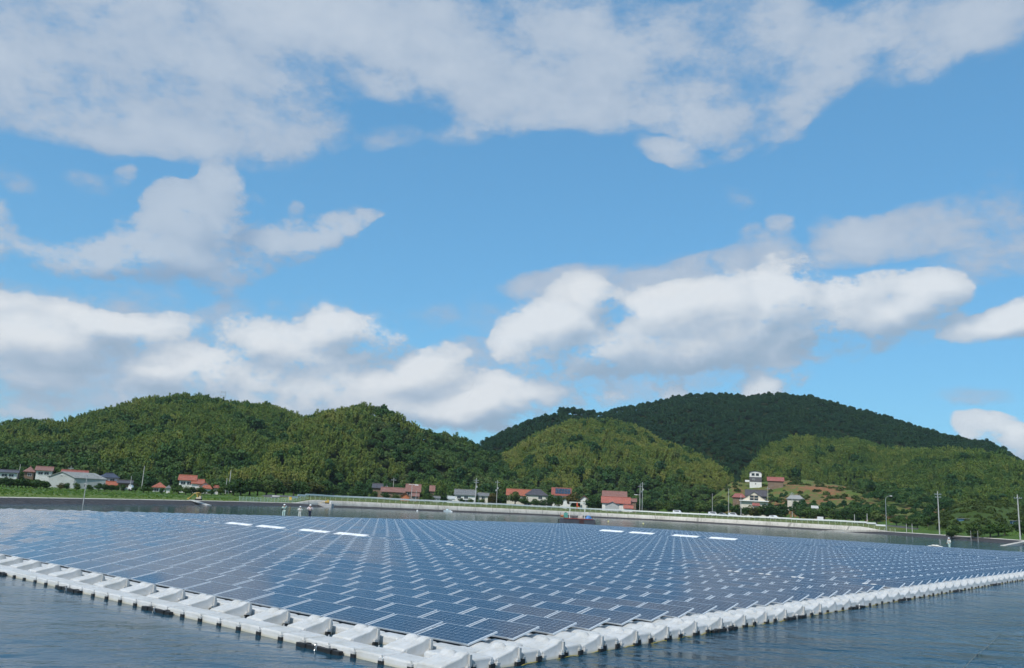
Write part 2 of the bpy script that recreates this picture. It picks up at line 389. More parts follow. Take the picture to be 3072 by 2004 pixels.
    cc = mixc(nt, sstep(mathn(nt, 'MULTIPLY_ADD', fA, 1.6, mathn(nt, 'MULTIPLY', bs, .6)), .1, .95), cl(.36, .46, .60), cl(.55, .625, .72))
    col = mixc(nt, a, col, cc)
    bm1 = blobs_(P1_, mid); r1 = blobs_.raw; bm2 = blobs_(vm('ADD', P1_, (-.9, 1.5, 0)), mid); r2 = blobs_.raw; lr = mathn(nt, 'MULTIPLY', mathn(nt, 'SUBTRACT', r1, r2), .55)
    d = mathn(nt, 'ADD', dens(bm1, 1.2, 3.9, 2.7), mathn(nt, 'MULTIPLY', mathn(nt, 'SUBTRACT', bm1, bm2), .35))
    a = sstep(d, .38, 1.30, 0, .86)
    li = sstep(mathn(nt, 'ADD', lr, mathn(nt, 'MULTIPLY_ADD', fB, .8, mathn(nt, 'MULTIPLY', fA, .8))), -.6, .9)
    col = mixc(nt, a, col, mixc(nt, li, cl(.285, .39, .54), cl(.52, .595, .69)))
    bm1 = blobs_(P1_, cum_); r1 = blobs_.raw; bm2 = blobs_(vm('ADD', P1_, (-.8, 1.15, 0)), cum_); r2 = blobs_.raw; lr = mathn(nt, 'MULTIPLY', mathn(nt, 'SUBTRACT', r1, r2), .60)
    d = mathn(nt, 'ADD', dens(bm1, 1.28, 3.8, 2.5), mathn(nt, 'MULTIPLY', mathn(nt, 'SUBTRACT', bm1, bm2), .45))
    d = mathn(nt, 'ADD', d, mathn(nt, 'MULTIPLY', mathn(nt, 'MULTIPLY', bil, 2.4), mathn(nt, 'MULTIPLY', bm1, 3.0, clamp=True)))
    a = mathn(nt, 'ADD', sstep(d, .52, 1.20, 0, .66), sstep(d, .15, 1.0, 0, .27))
    li = sstep(mathn(nt, 'ADD', lr, mathn(nt, 'MULTIPLY_ADD', fB, .9, mathn(nt, 'MULTIPLY_ADD', fA, .9, mathn(nt, 'MULTIPLY', bil, .9)))), -.70, 1.05)
    e = ramp(nt, li, [(0, (.31, .425, .56)), (.36, (.45, .545, .66)), (.60, (.58, .645, .72)), (.95, (.76, .80, .84))])
    sc = N(nt, 'ShaderNodeVectorMath', operation='SCALE'); nt.links.new(e, sc.inputs[0]); sc.inputs['Scale'].default_value = K
    col = mixc(nt, a, col, sc.outputs[0])
    nt.links.new(col, bg.inputs['Color']); bg.inputs['Strength'].default_value = BGS
    w.cycles.sampling_method = 'MANUAL'; w.cycles.sample_map_resolution = 512
    sd = bpy.data.lights.new('sun', 'SUN'); so = bpy.data.objects.new('sun', sd); COL.objects.link(so)
    sd.energy = SUNE; sd.angle = R(.53); sd.color = (1, .95, .87)
    dirv = Vector((SUN.x*math.cos(SEL), SUN.y*math.cos(SEL), math.sin(SEL)))
    so.rotation_euler = dirv.to_track_quat('Z', 'Y').to_euler(); so.location = (-20, -20, 60)
BGS = .15; SKYV = 1.0; SKYTINT = (.89, 1.71, 2.25); SUNE = 3.7; HAZE = .00008
build_world()
cy = S.cycles; cy.use_adaptive_sampling = True; cy.adaptive_threshold = .025; cy.adaptive_min_samples = 10
cy.max_bounces = 5; cy.diffuse_bounces = 2; cy.glossy_bounces = 3; cy.transmission_bounces = 3; cy.caustics_reflective = False; cy.caustics_refractive = False
S.view_settings.view_transform = 'Standard'; S.view_settings.look = 'None'; S.view_settings.exposure = 0; S.view_settings.gamma = 1

# ------------------------------------------------------------------ solar array frame of reference
TH = R(-40.757); OX, OY = -.626, 19.699
UX = Vector((math.cos(TH), math.sin(TH), 0)); VX = Vector((-math.sin(TH), math.cos(TH), 0))
def uv3(u, v, z=0): return Vector((OX, OY, 0))+UX*u+VX*v+Vector((0, 0, z))
PA, PB, TILT, PZ = 1.741, 1.5396, R(11.6), .25
PL, PW, PT = 1.65, .99, .04
LN, VN = 49, 0
ROWS = [k*PB for k in range(19)]+[30.87+k*1.535 for k in range(35)]
w2s = ROWS[-1]+PW+1.9+1.0
ROWS += [w2s+k*1.535 for k in range(22)]
UEND = -(LN-1)*PA-PL
VEND = ROWS[-1]+PW

def frame_mesh():
    b = MB(); w = .03
    # local x along panel 0..PL (from left to right), y up-slope 0..PW, z normal
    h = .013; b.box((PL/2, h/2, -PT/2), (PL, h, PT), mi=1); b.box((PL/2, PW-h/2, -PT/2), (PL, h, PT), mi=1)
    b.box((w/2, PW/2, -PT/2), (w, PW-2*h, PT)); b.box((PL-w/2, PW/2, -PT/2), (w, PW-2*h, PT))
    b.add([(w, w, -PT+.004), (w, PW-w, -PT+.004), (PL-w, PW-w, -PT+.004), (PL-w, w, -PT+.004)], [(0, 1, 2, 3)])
    return b
def glass_mesh():
    b = MB(); w = .03; z = -.004
    h = .013; b.add([(w, h, z), (PL-w, h, z), (PL-w, PW-h, z), (w, PW-h, z)], [(0, 1, 2, 3)], 0, [[(.0, .0), (10, 0), (10, 6), (0, 6)]])
    return b
def panel_matrix(i, v0):
    u0 = -i*PA-PL; o = uv3(u0, v0, PZ)
    yv = VX*math.cos(TILT)+Vector((0, 0, math.sin(TILT))); zv = UX.cross(yv)
    M = Matrix([[UX[k], yv[k], zv[k], o[k]] for k in range(3)]+[[0, 0, 0, 1]]); return M
allp = [(i, r) for r in range(len(ROWS)) for i in range(LN)]
def psize(i, r):
    c = uv3(-i*PA-PL/2, ROWS[r]+.5, .35); x, y = proj(c)
    if not (-60 < x < 3132): return 0
    return 1/(c.y**2+c.x**2)
order = sorted(allp, key=lambda q: -psize(*q)); near = set(order[:300])
fm = frame_mesh(); gm_ = glass_mesh()
fr0 = gl0 = None
JIT = {}
for i, r in sorted(near, key=lambda q: (q[1], q[0])):
    M = panel_matrix(i, ROWS[r]) @ Matrix.Rotation(R(random.uniform(-.6, .6)), 4, 'X') @ Matrix.Rotation(R(random.uniform(-.5, .5)), 4, 'Y')
    e = empty('solar_panel', (0, 0, 0)); e.matrix_world = M
    if fr0 is None:
        f = fm.build('frame', [ALU_SHEEN, ALU], e); g = gm_.build('cell_sheet', CELLS, e); fr0, gl0 = f.data, g.data
    else:
        f = bpy.data.objects.new('frame', fr0); COL.objects.link(f); f.parent = e
        g = bpy.data.objects.new('cell_sheet', gl0); COL.objects.link(g); g.parent = e
    where = ('front row by the left edge floats' if r == 0 else ordn(r+1)+' row from the front')
    pos = 'panel at the right end' if i == 0 else 'panel '+ordn(i+1)+' from the right end'
    tag(e, 'solar '+pos+' of the '+where, 'solar panel', 'framed blue solar panels of the floating array')
# everything farther away: one object
rest = [q for q in allp if q not in near]
def boxtpl(x0, x1, y0, y1, z0, z1):
    v = [(x0, y0, z0), (x1, y0, z0), (x1, y1, z0), (x0, y1, z0), (x0, y0, z1), (x1, y0, z1), (x1, y1, z1), (x0, y1, z1)]
    f = [(3, 2, 1, 0), (4, 5, 6, 7), (0, 1, 5, 4), (1, 2, 6, 5), (2, 3, 7, 6), (3, 0, 4, 7)]
    return v, f
w = .03
tv = []; tf = []; tm = []; tu = []
h = .013
for bx in ((0, PL, 0, h), (0, PL, PW-h, PW), (0, w, h, PW-h), (PL-w, PL, h, PW-h)):
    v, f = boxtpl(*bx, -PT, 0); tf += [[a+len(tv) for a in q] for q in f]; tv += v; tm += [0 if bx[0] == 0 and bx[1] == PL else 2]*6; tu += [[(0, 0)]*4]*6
tf.append([len(tv)+k for k in range(4)]); tv += [(w, h, -.004), (PL-w, h, -.004), (PL-w, PW-h, -.004), (w, PW-h, -.004)]; tm.append(1); tu.append([(0, 0), (10, 0), (10, 6), (0, 6)])
tf.append([len(tv)+k for k in (0, 3, 2, 1)]); tv += [(w, w, -PT+.004), (PL-w, w, -PT+.004), (PL-w, PW-w, -PT+.004), (w, PW-w, -PT+.004)]; tm.append(0); tu.append([(0, 0)]*4)
tv = np.array(tv); tf = np.array(tf); tu = np.array(tu)
Vs = []; Fs = []
for n_, (i, r) in enumerate(rest):
    M = panel_matrix(i, ROWS[r]) @ Matrix.Rotation(R(random.uniform(-.5, .5)), 4, 'X') @ Matrix.Rotation(R(random.uniform(-.45, .45)), 4, 'Y')
    M = np.array(M); Vs.append(tv@M[:3, :3].T+M[:3, 3]); Fs.append(tf+n_*len(tv))
me = numesh('solar_panel_field', np.concatenate(Vs), np.concatenate(Fs), [ALU, CELLS, ALU_SHEEN], np.tile(tu, (len(rest), 1, 1)), False, tm*len(rest))
o = link('solar_panel_field', me); tag(o, 'distant rows of blue solar panels filling the floating array to its far edges', 'solar panels', None, 'stuff')

# mounting rails seen in the gaps between panels
def sloped(b, u0, u1, v0, dz, y0=.02, y1=PW-.02):
    P = []
    for y in (y0, y1):
        for u in (u0, u1):
            P.append(uv3(u, v0+y*math.cos(TILT), PZ+y*math.sin(TILT)+dz))
    b.add(P, [(0, 1, 3, 2)])
b = MB()
for r, v0 in enumerate(ROWS):
    for i in range(LN-1):
        sloped(b, -(i+1)*PA+.02, -i*PA-PL-.02, v0, -.03)
o = b.build('mounting_rails', mat('rail_aluminium', (.46, .51, .56), .5, .08, 2, .1)); tag(o, 'pale metal strips in the gaps between neighbouring solar panels', 'mounting rails', None, 'stuff')

# ------------------------------------------------------------------ floats
def shell(nx, ny, W, L, hf, z0=-.12, rnd=.05, foot=None):
    """closed float body: grid top with height hf(x,y), rounded shoulders, vertical sides"""
    xs = np.concatenate([[-W/2, -W/2+rnd*.3, -W/2+rnd], np.linspace(-W/2+rnd, W/2-rnd, nx)[1:-1], [W/2-rnd, W/2-rnd*.3, W/2]])
    ys = np.concatenate([[0, rnd*.3, rnd], np.linspace(rnd, L-rnd, ny)[1:-1], [L-rnd, L-rnd*.3, L]])
    nx, ny = len(xs), len(ys); V = []; F = []
    for y in ys:
        for x in xs:
            dx = min(x+W/2, W/2-x); dy = min(y, L-y)
            z = hf(x, y)
            for d in (dx, dy):
                if d < rnd: z -= rnd-math.sqrt(max(0, rnd*rnd-(rnd-d)**2))
            # clip plan corners
            k = 1
            cx, cy = x, y
            V.append((cx, cy, z))
    for j in range(ny-1):
        for i in range(nx-1):
            a = j*nx+i; F.append((a, a+1, a+nx+1, a+nx))
    ring = [i for i in range(nx)]+[j*nx+nx-1 for j in range(1, ny)]+[(ny-1)*nx+i for i in range(nx-2, -1, -1)]+[j*nx for j in range(ny-2, 0, -1)]
    base = len(V)
    for q in ring:
        x, y, z = V[q]; ins = .015
        V.append((x*(1-ins/W*2), y+(ins if y < L/2 else -ins), z0))
    n = len(ring)
    for k in range(n):
        k2 = (k+1) % n; F.append((ring[k2], ring[k], base+k, base+k2))
    F.append(tuple(base+k for k in range(n)))
    me = bpy.data.meshes.new('float_body'); me.from_pydata(V, [], F); me.update()
    me.polygons.foreach_set('use_smooth', [True]*len(F))
    me.materials.append(PLASTIC)
    return me
def ss(t): t = max(0, min(1, t)); return t*t*(3-2*t)
def wedge_h(x, y):
    L = .86
    h = .15+.21*ss((y-.02)/.74)*1.0
    h = .19+.165*max(0, min(1, y/.76))
    if y > .76: h -= (y-.76)*.35
    ax = abs(x)
    groove = .045*ss((y-.30)/.3)*(1-ss((ax-.03)/.05))
    ear = .038*ss((y-.58)/.08)*(1-ss((y-.80)/.06))*ss((ax-.05)/.05)
    rib = -.022*(1-ss(abs(ax-.17)/.028))*ss((y-.1)/.1)*(1-ss((y-.55)/.1))
    foot = -.02*(1-ss(abs(y-.16)/.02))
    return h-groove+ear+rib+foot
def low_h(h):
    def f(x, y):
        return h-.016*(1-ss(abs(abs(x)-.15)/.03))
    return f
ME_WEDGE = shell(15, 16, .66, .88, wedge_h, -.12, .038)
ME_LOW = shell(13, 8, .66, .835, low_h(.17), -.12, .045)       # low walkway float, long axis = local y
ME_SHORT = shell(13, 8, .66, .65, low_h(.25), -.12, .05)
ME_FRONT = shell(8, 5, .78, .46, lambda x, y: .20-.05*(1-ss(abs(abs(x)-.0)/.07))*ss((.3-y)/.2), -.12, .05)
ME_INNER = shell(12, 14, .86, 1.47, lambda x, y: .17+.09*ss((y-.2)/.5)-.07*ss((y-.85)/.1)*(1-ss((y-1.05)/.1))-.02*(1-ss(abs(x)/.05)), -.12, .05)
def lugmesh(name, boxes, mt):
    b = MB()
    for c, d in boxes: b.box(c, d)
    return b.build(name, mt)
def mkfloat(name, me, M, lugs=None, conns=None):
    e = bpy.data.objects.new(name, me); COL.objects.link(e); e.matrix_world = M
    P_ = M.translation; far = math.hypot(P_.x, P_.y) > 34
    lst = [('lug', q) for q in (lugs or [])]+[('connector', q) for q in (conns or [])]
    if lugs is LUG_W: lst += [('clamp', q) for q in CLAMP_W]
    if far: lst = [q for q in lst if q[0] == 'connector'][-1:] if conns is not CON_L else [q for q in lst if q[0] == 'connector'][:1]
    for nm, lm in lst:
        c = bpy.data.objects.new(nm, lm); COL.objects.link(c); c.parent = e
    return e
def frameM(u, v, along='v', z=0):
    """local x,y -> array u,v ('v': y=+v) or y=+u (x=-v) when along='u'"""
    o = uv3(u, v, z)
    X, Y = (UX, VX) if along == 'v' else (-VX, UX)
    return Matrix([[X[k], Y[k], (0, 0, 1)[k], o[k]] for k in range(3)]+[[0, 0, 0, 1]])
def piece(c, d, mt, pin=None):
    b = MB(); b.box(c, d)
    if pin: b.tube([(c[0], c[1], c[2]), (c[0], c[1], c[2]+pin)], .016, 6)
    me = bpy.data.meshes.new('piece'); me.from_pydata(b.v, [], b.f); me.update(); me.materials.append(mt); return me
# white lugs / clamps and black connector blocks, one mesh each
LUG_W = [piece((sx*.36, y, .10), (.08, .10, .05), PLASTIC, .08) for sx in (-1, 1) for y in (.08, .72)]
CLAMP_W = [piece((sx*.345, .80, .235), (.05, .06, .22), PLASTIC) for sx in (-1, 1)]
CON_W = [piece((sx*.365, .72, .0), (.07, .12, .12), DARK) for sx in (-1, 1)]
LUG_L = [piece((sx*.34, 0, .10), (.09, .13, .06), PLASTIC, .09) for sx in (1, -1)]
CON_L = [piece((sx*.345, 0, .0), (.08, .13, .16), DARK) for sx in (1, -1)]
LUG_S = [piece((.33, y, .13), (.08, .09, .05), PLASTIC, .08) for y in (.05, .54)]
CON_S = [piece((.335, y, .03), (.075, .14, .17), DARK) for y in (0, .58)]
LUG_F = [piece((-.39, .06, .14), (.10, .10, .05), PLASTIC)]
CON_F = [piece((-.39, .02, .05), (.13, .10, .18), DARK)]
jz = lambda: random.uniform(-.012, .012)
# (1) outer walkway along the left edge
k = 0; HP = PA/2
u = 1.28
n_near = 30
far_low = []
for k in range(103):
    u0 = 1.28-.80-k*HP
    M = frameM(u0, -1.80+random.uniform(-.01, .01), 'u', jz())
    if k < 28:
        e = mkfloat('walkway_float', ME_LOW, M, LUG_L, CON_L)
        tag(e, 'low white walkway float, '+ordn(k+1)+' back from the near corner on the left outer edge', 'float', 'low white floats along the left outer edge')
    else: far_low.append((ME_LOW, M))
# (2) wedge floats between walkway and the front row
for i in range(LN):
    M = frameM(-.83-i*PA, -1.46, 'v', jz())
    if i < 14:
        e = mkfloat('wedge_float', ME_WEDGE, M, LUG_W, CON_W)
        tag(e, 'white two-humped float, '+ordn(i+1)+' from the near corner, bridging left edge walkway to panels', 'float', 'two-humped white floats along the left edge')
    else: far_low.append((ME_WEDGE, M))
# (3) floats directly under the front row's lower edge
for k in range(2*LN):
    M = frameM(-.40-k*HP, -.50, 'v', jz())
    if k < 26:
        e = mkfloat('support_float', ME_FRONT, M, LUG_F, CON_F)
        tag(e, 'white support float under front panel edge, '+ordn(k+1)+' from the near corner', 'float', 'white floats under the front panels')
    else: far_low.append((ME_FRONT, M))
# (4) right edge: outer two-humped floats and short link floats, one pair per row pitch
v = -1.95; nr = 0
rv = [-.60-PB+k*PB for k in range(82)]
n1 = 0
for k, v0 in enumerate(rv):
    if v0 > VEND+1: break
    M = frameM(.98, v0-.02, 'v', jz()); M2 = frameM(.98, v0+.87, 'v', jz()); M3 = frameM(.20, v0+.28, 'v', jz()-.0)
    if k < 44:
        e = mkfloat('wedge_float', ME_WEDGE, M, LUG_W, CON_W)
        tag(e, 'white two-humped float, '+ordn(k+1)+' up from the near corner on the right outer edge', 'float', 'two-humped white floats along the right edge')
        e = mkfloat('link_float', ME_SHORT, M2, LUG_S, CON_S)
        tag(e, 'short flat white float, '+ordn(k+1)+' up from the near corner on the right outer edge', 'float', 'short flat white floats along the right edge')
        if k > 0:
            e = mkfloat('inner_float', ME_INNER, M3)
            tag(e, 'stained white inner float beside panel ends, '+ordn(k)+' up the right edge', 'float', 'inner white floats along the right edge')
    else:
        far_low += [(ME_WEDGE, M), (ME_SHORT, M2), (ME_INNER, M3)]
# corner pieces
for q, (uu, vv) in enumerate(((.34, -1.36), (.30, -.80))):
    e = mkfloat('corner_float', ME_SHORT, frameM(uu, vv, 'v', .0))
    tag(e, ('flat white float at the near corner nearest the water' if q == 0 else 'flat white float at the near corner nearest the panels'), 'float', 'flat floats filling the near corner')
# (5) first walkway behind row 19 : two-humped floats peeping over the panels
VW = ROWS[18]+PW+.0
for i in range(LN):
    M = frameM(-.83-i*PA+.1, VW-.70, 'v', .08+jz())
    x, y = proj(uv3(-.83-i*PA, VW, .4))
    if -20 < x < 3100:
        e = mkfloat('wedge_float', ME_WEDGE, M)
        tag(e, 'white humps of a float showing over the cross walkway, '+ordn(i+1)+' from its right end', 'float', 'white float humps along the cross walkway')
    else: far_low.append((ME_WEDGE, M))
# all other floats: one mesh
def bake(items, name, label):
    V = []; F = []; o_ = 0
    for me_, M in items:
        n = len(me_.vertices); co = np.empty(n*3, np.float32); me_.vertices.foreach_get('co', co); co = co.reshape(-1, 3)
        Mn = np.array(M); V.append(co@Mn[:3, :3].T+Mn[:3, 3])
        F += [[a+o_ for a in p.vertices] for p in me_.polygons]; o_ += n
    me_ = bpy.data.meshes.new(name); me_.from_pydata(np.concatenate(V).tolist(), [], F); me_.update()
    me_.polygons.foreach_set('use_smooth', [True]*len(F)); me_.materials.append(PLASTIC)
    o = link(name, me_); tag(o, label, 'floats', None, 'stuff'); return o
for k in range(0, 145):
    far_low.append((ME_LOW, frameM(UEND-.7, -1.4+k*.87, 'v', 0)))
for k in range(0, 104):
    far_low.append((ME_LOW, frameM(UEND+k*HP+.0, VEND+.7, 'u', 0)))
bake(far_low, 'distant_floats', 'far white floats running on along the edges of the array')
b = MB()
for v0 in ROWS:
    b.box(uv3((UEND-.2)/2, v0-.28, .02), (-UEND+.2, .38, .30), TH)
for v0 in (VW+1.1, w2s-1.6):
    b.box(uv3((UEND-.2)/2, v0, .02), (-UEND+.2, .9, .30), TH)
o = b.build('hidden_floats', PLASTIC); tag(o, 'low rows of white floats seen only through gaps under the panels', 'floats', None, 'stuff')

# white covers along the two cross walkways
def cover(u_right, v0, z0, label, grp):
    e = empty('cover_table', uv3(u_right, v0, 0), TH)
    yv = .99*math.cos(R(11)); zz = .99*math.sin(R(11))
    for q in range(2):
        b = MB(); x1 = -q*1.80; x0 = x1-1.74
        dz = .012*q
        vs = [(x0, 0, z0+dz), (x1, 0, z0+dz), (x1, yv, z0+zz+dz), (x0, yv, z0+zz+dz)]
        vs += [(x, y, z-.05) for x, y, z in vs]
        b.add(vs, [(0, 1, 2, 3), (7, 6, 5, 4), (0, 4, 5, 1), (1, 5, 6, 2), (2, 6, 7, 3), (3, 7, 4, 0)])
        b.build('cover_sheet', mat('white_sheet', (.86, .87, .88), .45, .03, 2), e)
    b = MB()
    for x in (-.3, -1.5, -2.1, -3.3):
        b.box((x, .15, z0/2-.02), (.05, .05, z0-.02)); b.box((x, .85, z0/2+.07), (.05, .05, z0+.15))
    b.build('support', STEEL, e)
    tag(e, label, 'cover', grp); return e
nm = ['first from the left', 'second from the left', 'third from the left', 'rightmost']
for q, ur in enumerate((-53.6, -48.7, -42.7, -38.0)):
    cover(ur, VW-.15, .36, 'white double cover sheet on the near cross walkway, '+nm[q], 'white covers on the near cross walkway')
for q, ur in enumerate((-51.4, -46.6, -40.1, -34.9)):
    cover(ur, w2s-2.0, .42, 'white double cover sheet on the far cross walkway, '+nm[q], 'white covers on the far cross walkway')

# mooring bars with shackles and chain, yellow rope
def mooring(u, v, along, label):
    e = empty('mooring_bar', uv3(u, v, 0), TH+(0 if along == 'u' else math.pi/2))
    b = MB(); b.box((0, 0, .03), (1.5, .12, .10)); b.box((-.45, .03, .03), (.12, .24, .13)); b.box((.45, .03, .03), (.12, .24, .13))
    b.build('spreader_bar', DARK, e)
    b = MB()
    s_ = -1
    for k in range(6):
        z = .12-.055*k
        pts = [(math.cos(a)*.025*(1 if k % 2 else .2), -.09+math.sin(a)*.0+(.025*math.cos(a) if k % 2 == 0 else 0), z+.04*math.sin(a)) for a in [2*math.pi*t/8 for t in range(9)]]
        b.tube(pts, .009, 5)
    b.build('chain', mat('chain_steel', (.55, .55, .55), .3, .2, 6, .8), e)
    tag(e, label, 'mooring bar', 'black mooring bars hung on the array edge'); return e
for q, (u_, nme) in enumerate(((-2.35, 'first from the near corner on the left edge'), (-9.45, 'second from the near corner on the left edge'), (-15.0, 'third from the near corner on the left edge'), (-21.0, 'fourth from the near corner on the left edge'))):
    mooring(u_, -2.22, 'u', 'black mooring bar with steel chain, '+nme)
for q, v_ in enumerate((9.5, 14.6, 20.7, 26.8, 36.0, 45)):
    mooring(1.38, v_, 'v', 'black mooring bar with steel chain, '+ordn(q+1)+' up from the near corner on the right edge')
b = MB(); b.tube([uv3(1.345+.02*math.sin(k*1.3)+.015*math.sin(k*.37), -2.4+k*.4, .0+.028*math.sin(k*1.9)) for k in range(160)], .010, 5)
o = b.build('mooring_rope', mat('yellow_rope', (.42, .34, .07), .8, .3, 9)); tag(o, 'thin yellow rope at the waterline along the right edge floats', 'rope')
A_, B_ = np.array(ong(2870, 2020)), np.array(ong(3000, 1905))
b = MB(); b.tube([Vector((*(A_*(1-k/39)+B_*k/39)[:2], .002+.005*math.sin(k*1.7)))+Vector((.02*math.sin(k*.3), 0, 0)) for k in range(40)], .006, 5)
o = b.build('floating_line', mat('wet_rope', (.20, .22, .20), .8, .3, 9)); tag(o, 'thin pale line lying on the open water at lower right', 'rope')

# ------------------------------------------------------------------ pond outline
BANK = np.array([(-66, -60), (-67, 40), (-69, 90), (-70.3, 122), (-70, 160), (-66, 215), (-56, 262), (-38, 285), (3, 318), (34, 342), (54, 350), (72, 345), (90, 326), (104, 302), (115, 280), (121, 250), (123.5, 206), (124.5, 150), (125, 90), (125, -60)], float)
def smooth_poly(P, it=2):
    for _ in range(it):
        Q = [P[0]]
        for a, b in zip(P[:-1], P[1:]): Q += [a*.75+b*.25, a*.25+b*.75]
        Q.append(P[-1]); P = np.array(Q)
    return P
BK = smooth_poly(BANK)
seg = np.diff(BK, axis=0); sl = np.hypot(*seg.T); cum = np.concatenate([[0], np.cumsum(sl)])
def bank_pt(s):
    x = np.interp(s, cum, BK[:, 0]); y = np.interp(s, cum, BK[:, 1]); return np.array([x, y])
def bank_n(s):
    t = bank_pt(s+1.5)-bank_pt(s-1.5); t /= np.linalg.norm(t); return np.array([-t[1], t[0]])   # outward (left of travel)
def sdist(X, Y):
    """distance to the waterline, positive outside the pond; and arclength of nearest point"""
    best = np.full(X.shape, 1e9); side = np.zeros(X.shape); arc = np.zeros(X.shape)
    for i in range(len(seg)):
        ax, ay = BK[i]; dx, dy = seg[i]; L2 = dx*dx+dy*dy
        t = np.clip(((X-ax)*dx+(Y-ay)*dy)/L2, 0, 1); qx = X-ax-t*dx; qy = Y-ay-t*dy
        d = np.hypot(qx, qy); m_ = d < best
        best = np.where(m_, d, best); side = np.where(m_, dx*qy-dy*qx, side); arc = np.where(m_, cum[i]+t*sl[i], arc)
    return best*np.sign(side), arc
def arc_of(px):
    s = np.linspace(0, cum[-1], 3000); P = np.stack([np.interp(s, cum, BK[:, 0]), np.interp(s, cum, BK[:, 1])], 1)
    ok = P[:, 1] > 60; best = None
    xs = np.array([proj((x, y, .5))[0] if y > 60 else -9999 for x, y in P])
    return s[np.argmin(np.abs(xs-px))]
S1 = arc_of(930); S2 = arc_of(2600)
# cross sections: (offset, z) with the same number of points
PROF_L = [(-1.5, -.6), (0, 0), (2.2, .80), (2.3, .86), (2.9, .90), (9, 1.0), (16, 1.15), (19, 1.2)]
PROF_D = [(-1.5, -.6), (0, 0), (1.6, .55), (1.9, 1.95), (2.4, 2.0), (5.4, 2.75), (6.4, 2.85), (19, 2.85)]
PROF_R = [(-1.5, -.6), (0, 0), (3.2, .85), (3.3, .95), (3.8, 1.0), (10, 1.75), (14, 1.95), (19, 1.95)]
def wgt(s, w=9):
    a = np.clip((s-S1)/w+.5, 0, 1); b_ = np.clip((s-S2)/w+.5, 0, 1); return (1-a), a*(1-b_), b_
def prof(s):
    a, b_, c = wgt(s); return np.array(PROF_L)*a+np.array(PROF_D)*b_+np.array(PROF_R)*c
def nz(x, y, s=1.0):
    return (np.sin(x*.13*s+1.3*np.sin(y*.09*s))+np.sin(y*.17*s+1.7*np.sin(x*.11*s+2))+np.sin((x+y)*.31*s+.6)*.5)/2.5

# ------------------------------------------------------------------ hills
def tz(px, py): d = ray(px, py); return d[0], d[2]
LAYERS = {
 'A': dict(tree=6.6, pts=[(-900, 1350, 285, 420), (-500, 1320, 288, 440), (0, 1280, 292, 460), (19, 1262, 292, 470), (81, 1258, 294, 470), (129, 1262, 294, 470), (210, 1257, 296, 470), (274, 1236, 296, 470), (387, 1205, 298, 475), (484, 1184, 300, 480), (565, 1182, 300, 480), (661, 1191, 304, 480), (742, 1201, 308, 485), (865, 1236, 330, 490), (950, 1246, 345, 490), (1050, 1265, 356, 490), (1200, 1340, 380, 480), (1400, 1430, 360, 470), (1500, 1510, 360, 470)]),
 'B': dict(tree=6.6, pts=[(560, 1500, 290, 370), (640, 1420, 290, 380), (677, 1385, 290, 390), (768, 1327, 300, 410), (865, 1268, 312, 425), (950, 1237, 325, 432), (1026, 1214, 352, 440), (1091, 1204, 362, 445), (1155, 1214, 368, 450), (1187, 1227, 372, 450), (1220, 1250, 376, 455), (1245, 1272, 380, 460), (1316, 1290, 388, 470), (1381, 1308, 385, 480), (1432, 1325, 390, 490), (1500, 1365, 395, 500), (1600, 1420, 400, 500), (1700, 1490, 400, 500)]),
 'C': dict(tree=7.5, pts=[(1250, 1420, 480, 640), (1400, 1350, 490, 660), (1445, 1317, 500, 680), (1510, 1282, 500, 690), (1613, 1240, 510, 700), (1691, 1217, 510, 710), (1746, 1216, 520, 720), (1804, 1231, 520, 750), (1846, 1219, 530, 780), (1907, 1205, 540, 800), (2020, 1184, 540, 820), (2084, 1173, 540, 830), (2181, 1176, 540, 830), (2246, 1177, 540, 830), (2304, 1175, 540, 830), (2352, 1170, 530, 830), (2433, 1180, 520, 820), (2530, 1206, 520, 800), (2610, 1230, 510, 780), (2675, 1241, 500, 760), (2723, 1263, 490, 740), (2788, 1280, 480, 720), (2917, 1311, 460, 690), (2965, 1311, 450, 670), (3007, 1333, 440, 650), (3046, 1362, 430, 640), (3072, 1380, 420, 630), (3250, 1440, 400, 600), (3600, 1500, 380, 560)]),
 'D': dict(tree=7, pts=[(1330, 1500, 420, 500), (1450, 1395, 425, 530), (1536, 1337, 430, 550), (1620, 1292, 435, 565), (1713, 1252, 440, 575), (1826, 1250, 440, 580), (1900, 1268, 445, 580), (1960, 1305, 445, 575), (2068, 1345, 445, 560), (2149, 1385, 445, 545), (2197, 1425, 445, 530), (2225, 1500, 445, 510)]),
 'E': dict(tree=7, pts=[(1480, 1440, 418, 470), (1560, 1375, 420, 490), (1650, 1332, 422, 500), (1775, 1311, 424, 510), (1900, 1319, 426, 510), (2000, 1341, 428, 505), (2068, 1358, 430, 500), (2149, 1385, 432, 490), (2190, 1425, 434, 480), (2215, 1500, 436, 470)]),
 'F': dict(tree=7, pts=[(2190, 1500, 425, 500), (2240, 1405, 440, 530), (2304, 1326, 455, 560), (2380, 1311, 460, 570), (2465, 1308, 460, 570), (2546, 1298, 455, 570), (2626, 1324, 440, 560), (2723, 1346, 400, 530), (2820, 1343, 370, 500), (2949, 1346, 350, 480), (3046, 1373, 340, 470), (3150, 1400, 335, 460), (3400, 1440, 330, 450), (3800, 1500, 320, 440)]),
 'G': dict(tree=0, pts=[(2100, 1530, 405, 440), (2190, 1452, 400, 450), (2300, 1443, 385, 452), (2400, 1446, 350, 452), (2500, 1452, 340, 450), (2630, 1474, 330, 430), (2750, 1500, 320, 390), (2850, 1530, 310, 360)]),
 'H': dict(tree=1, pts=[(2760, 1580, 255, 290), (2850, 1525, 250, 300), (2920, 1500, 250, 305), (2990, 1494, 250, 305), (3060, 1520, 250, 300), (3200, 1560, 250, 295)]),
}
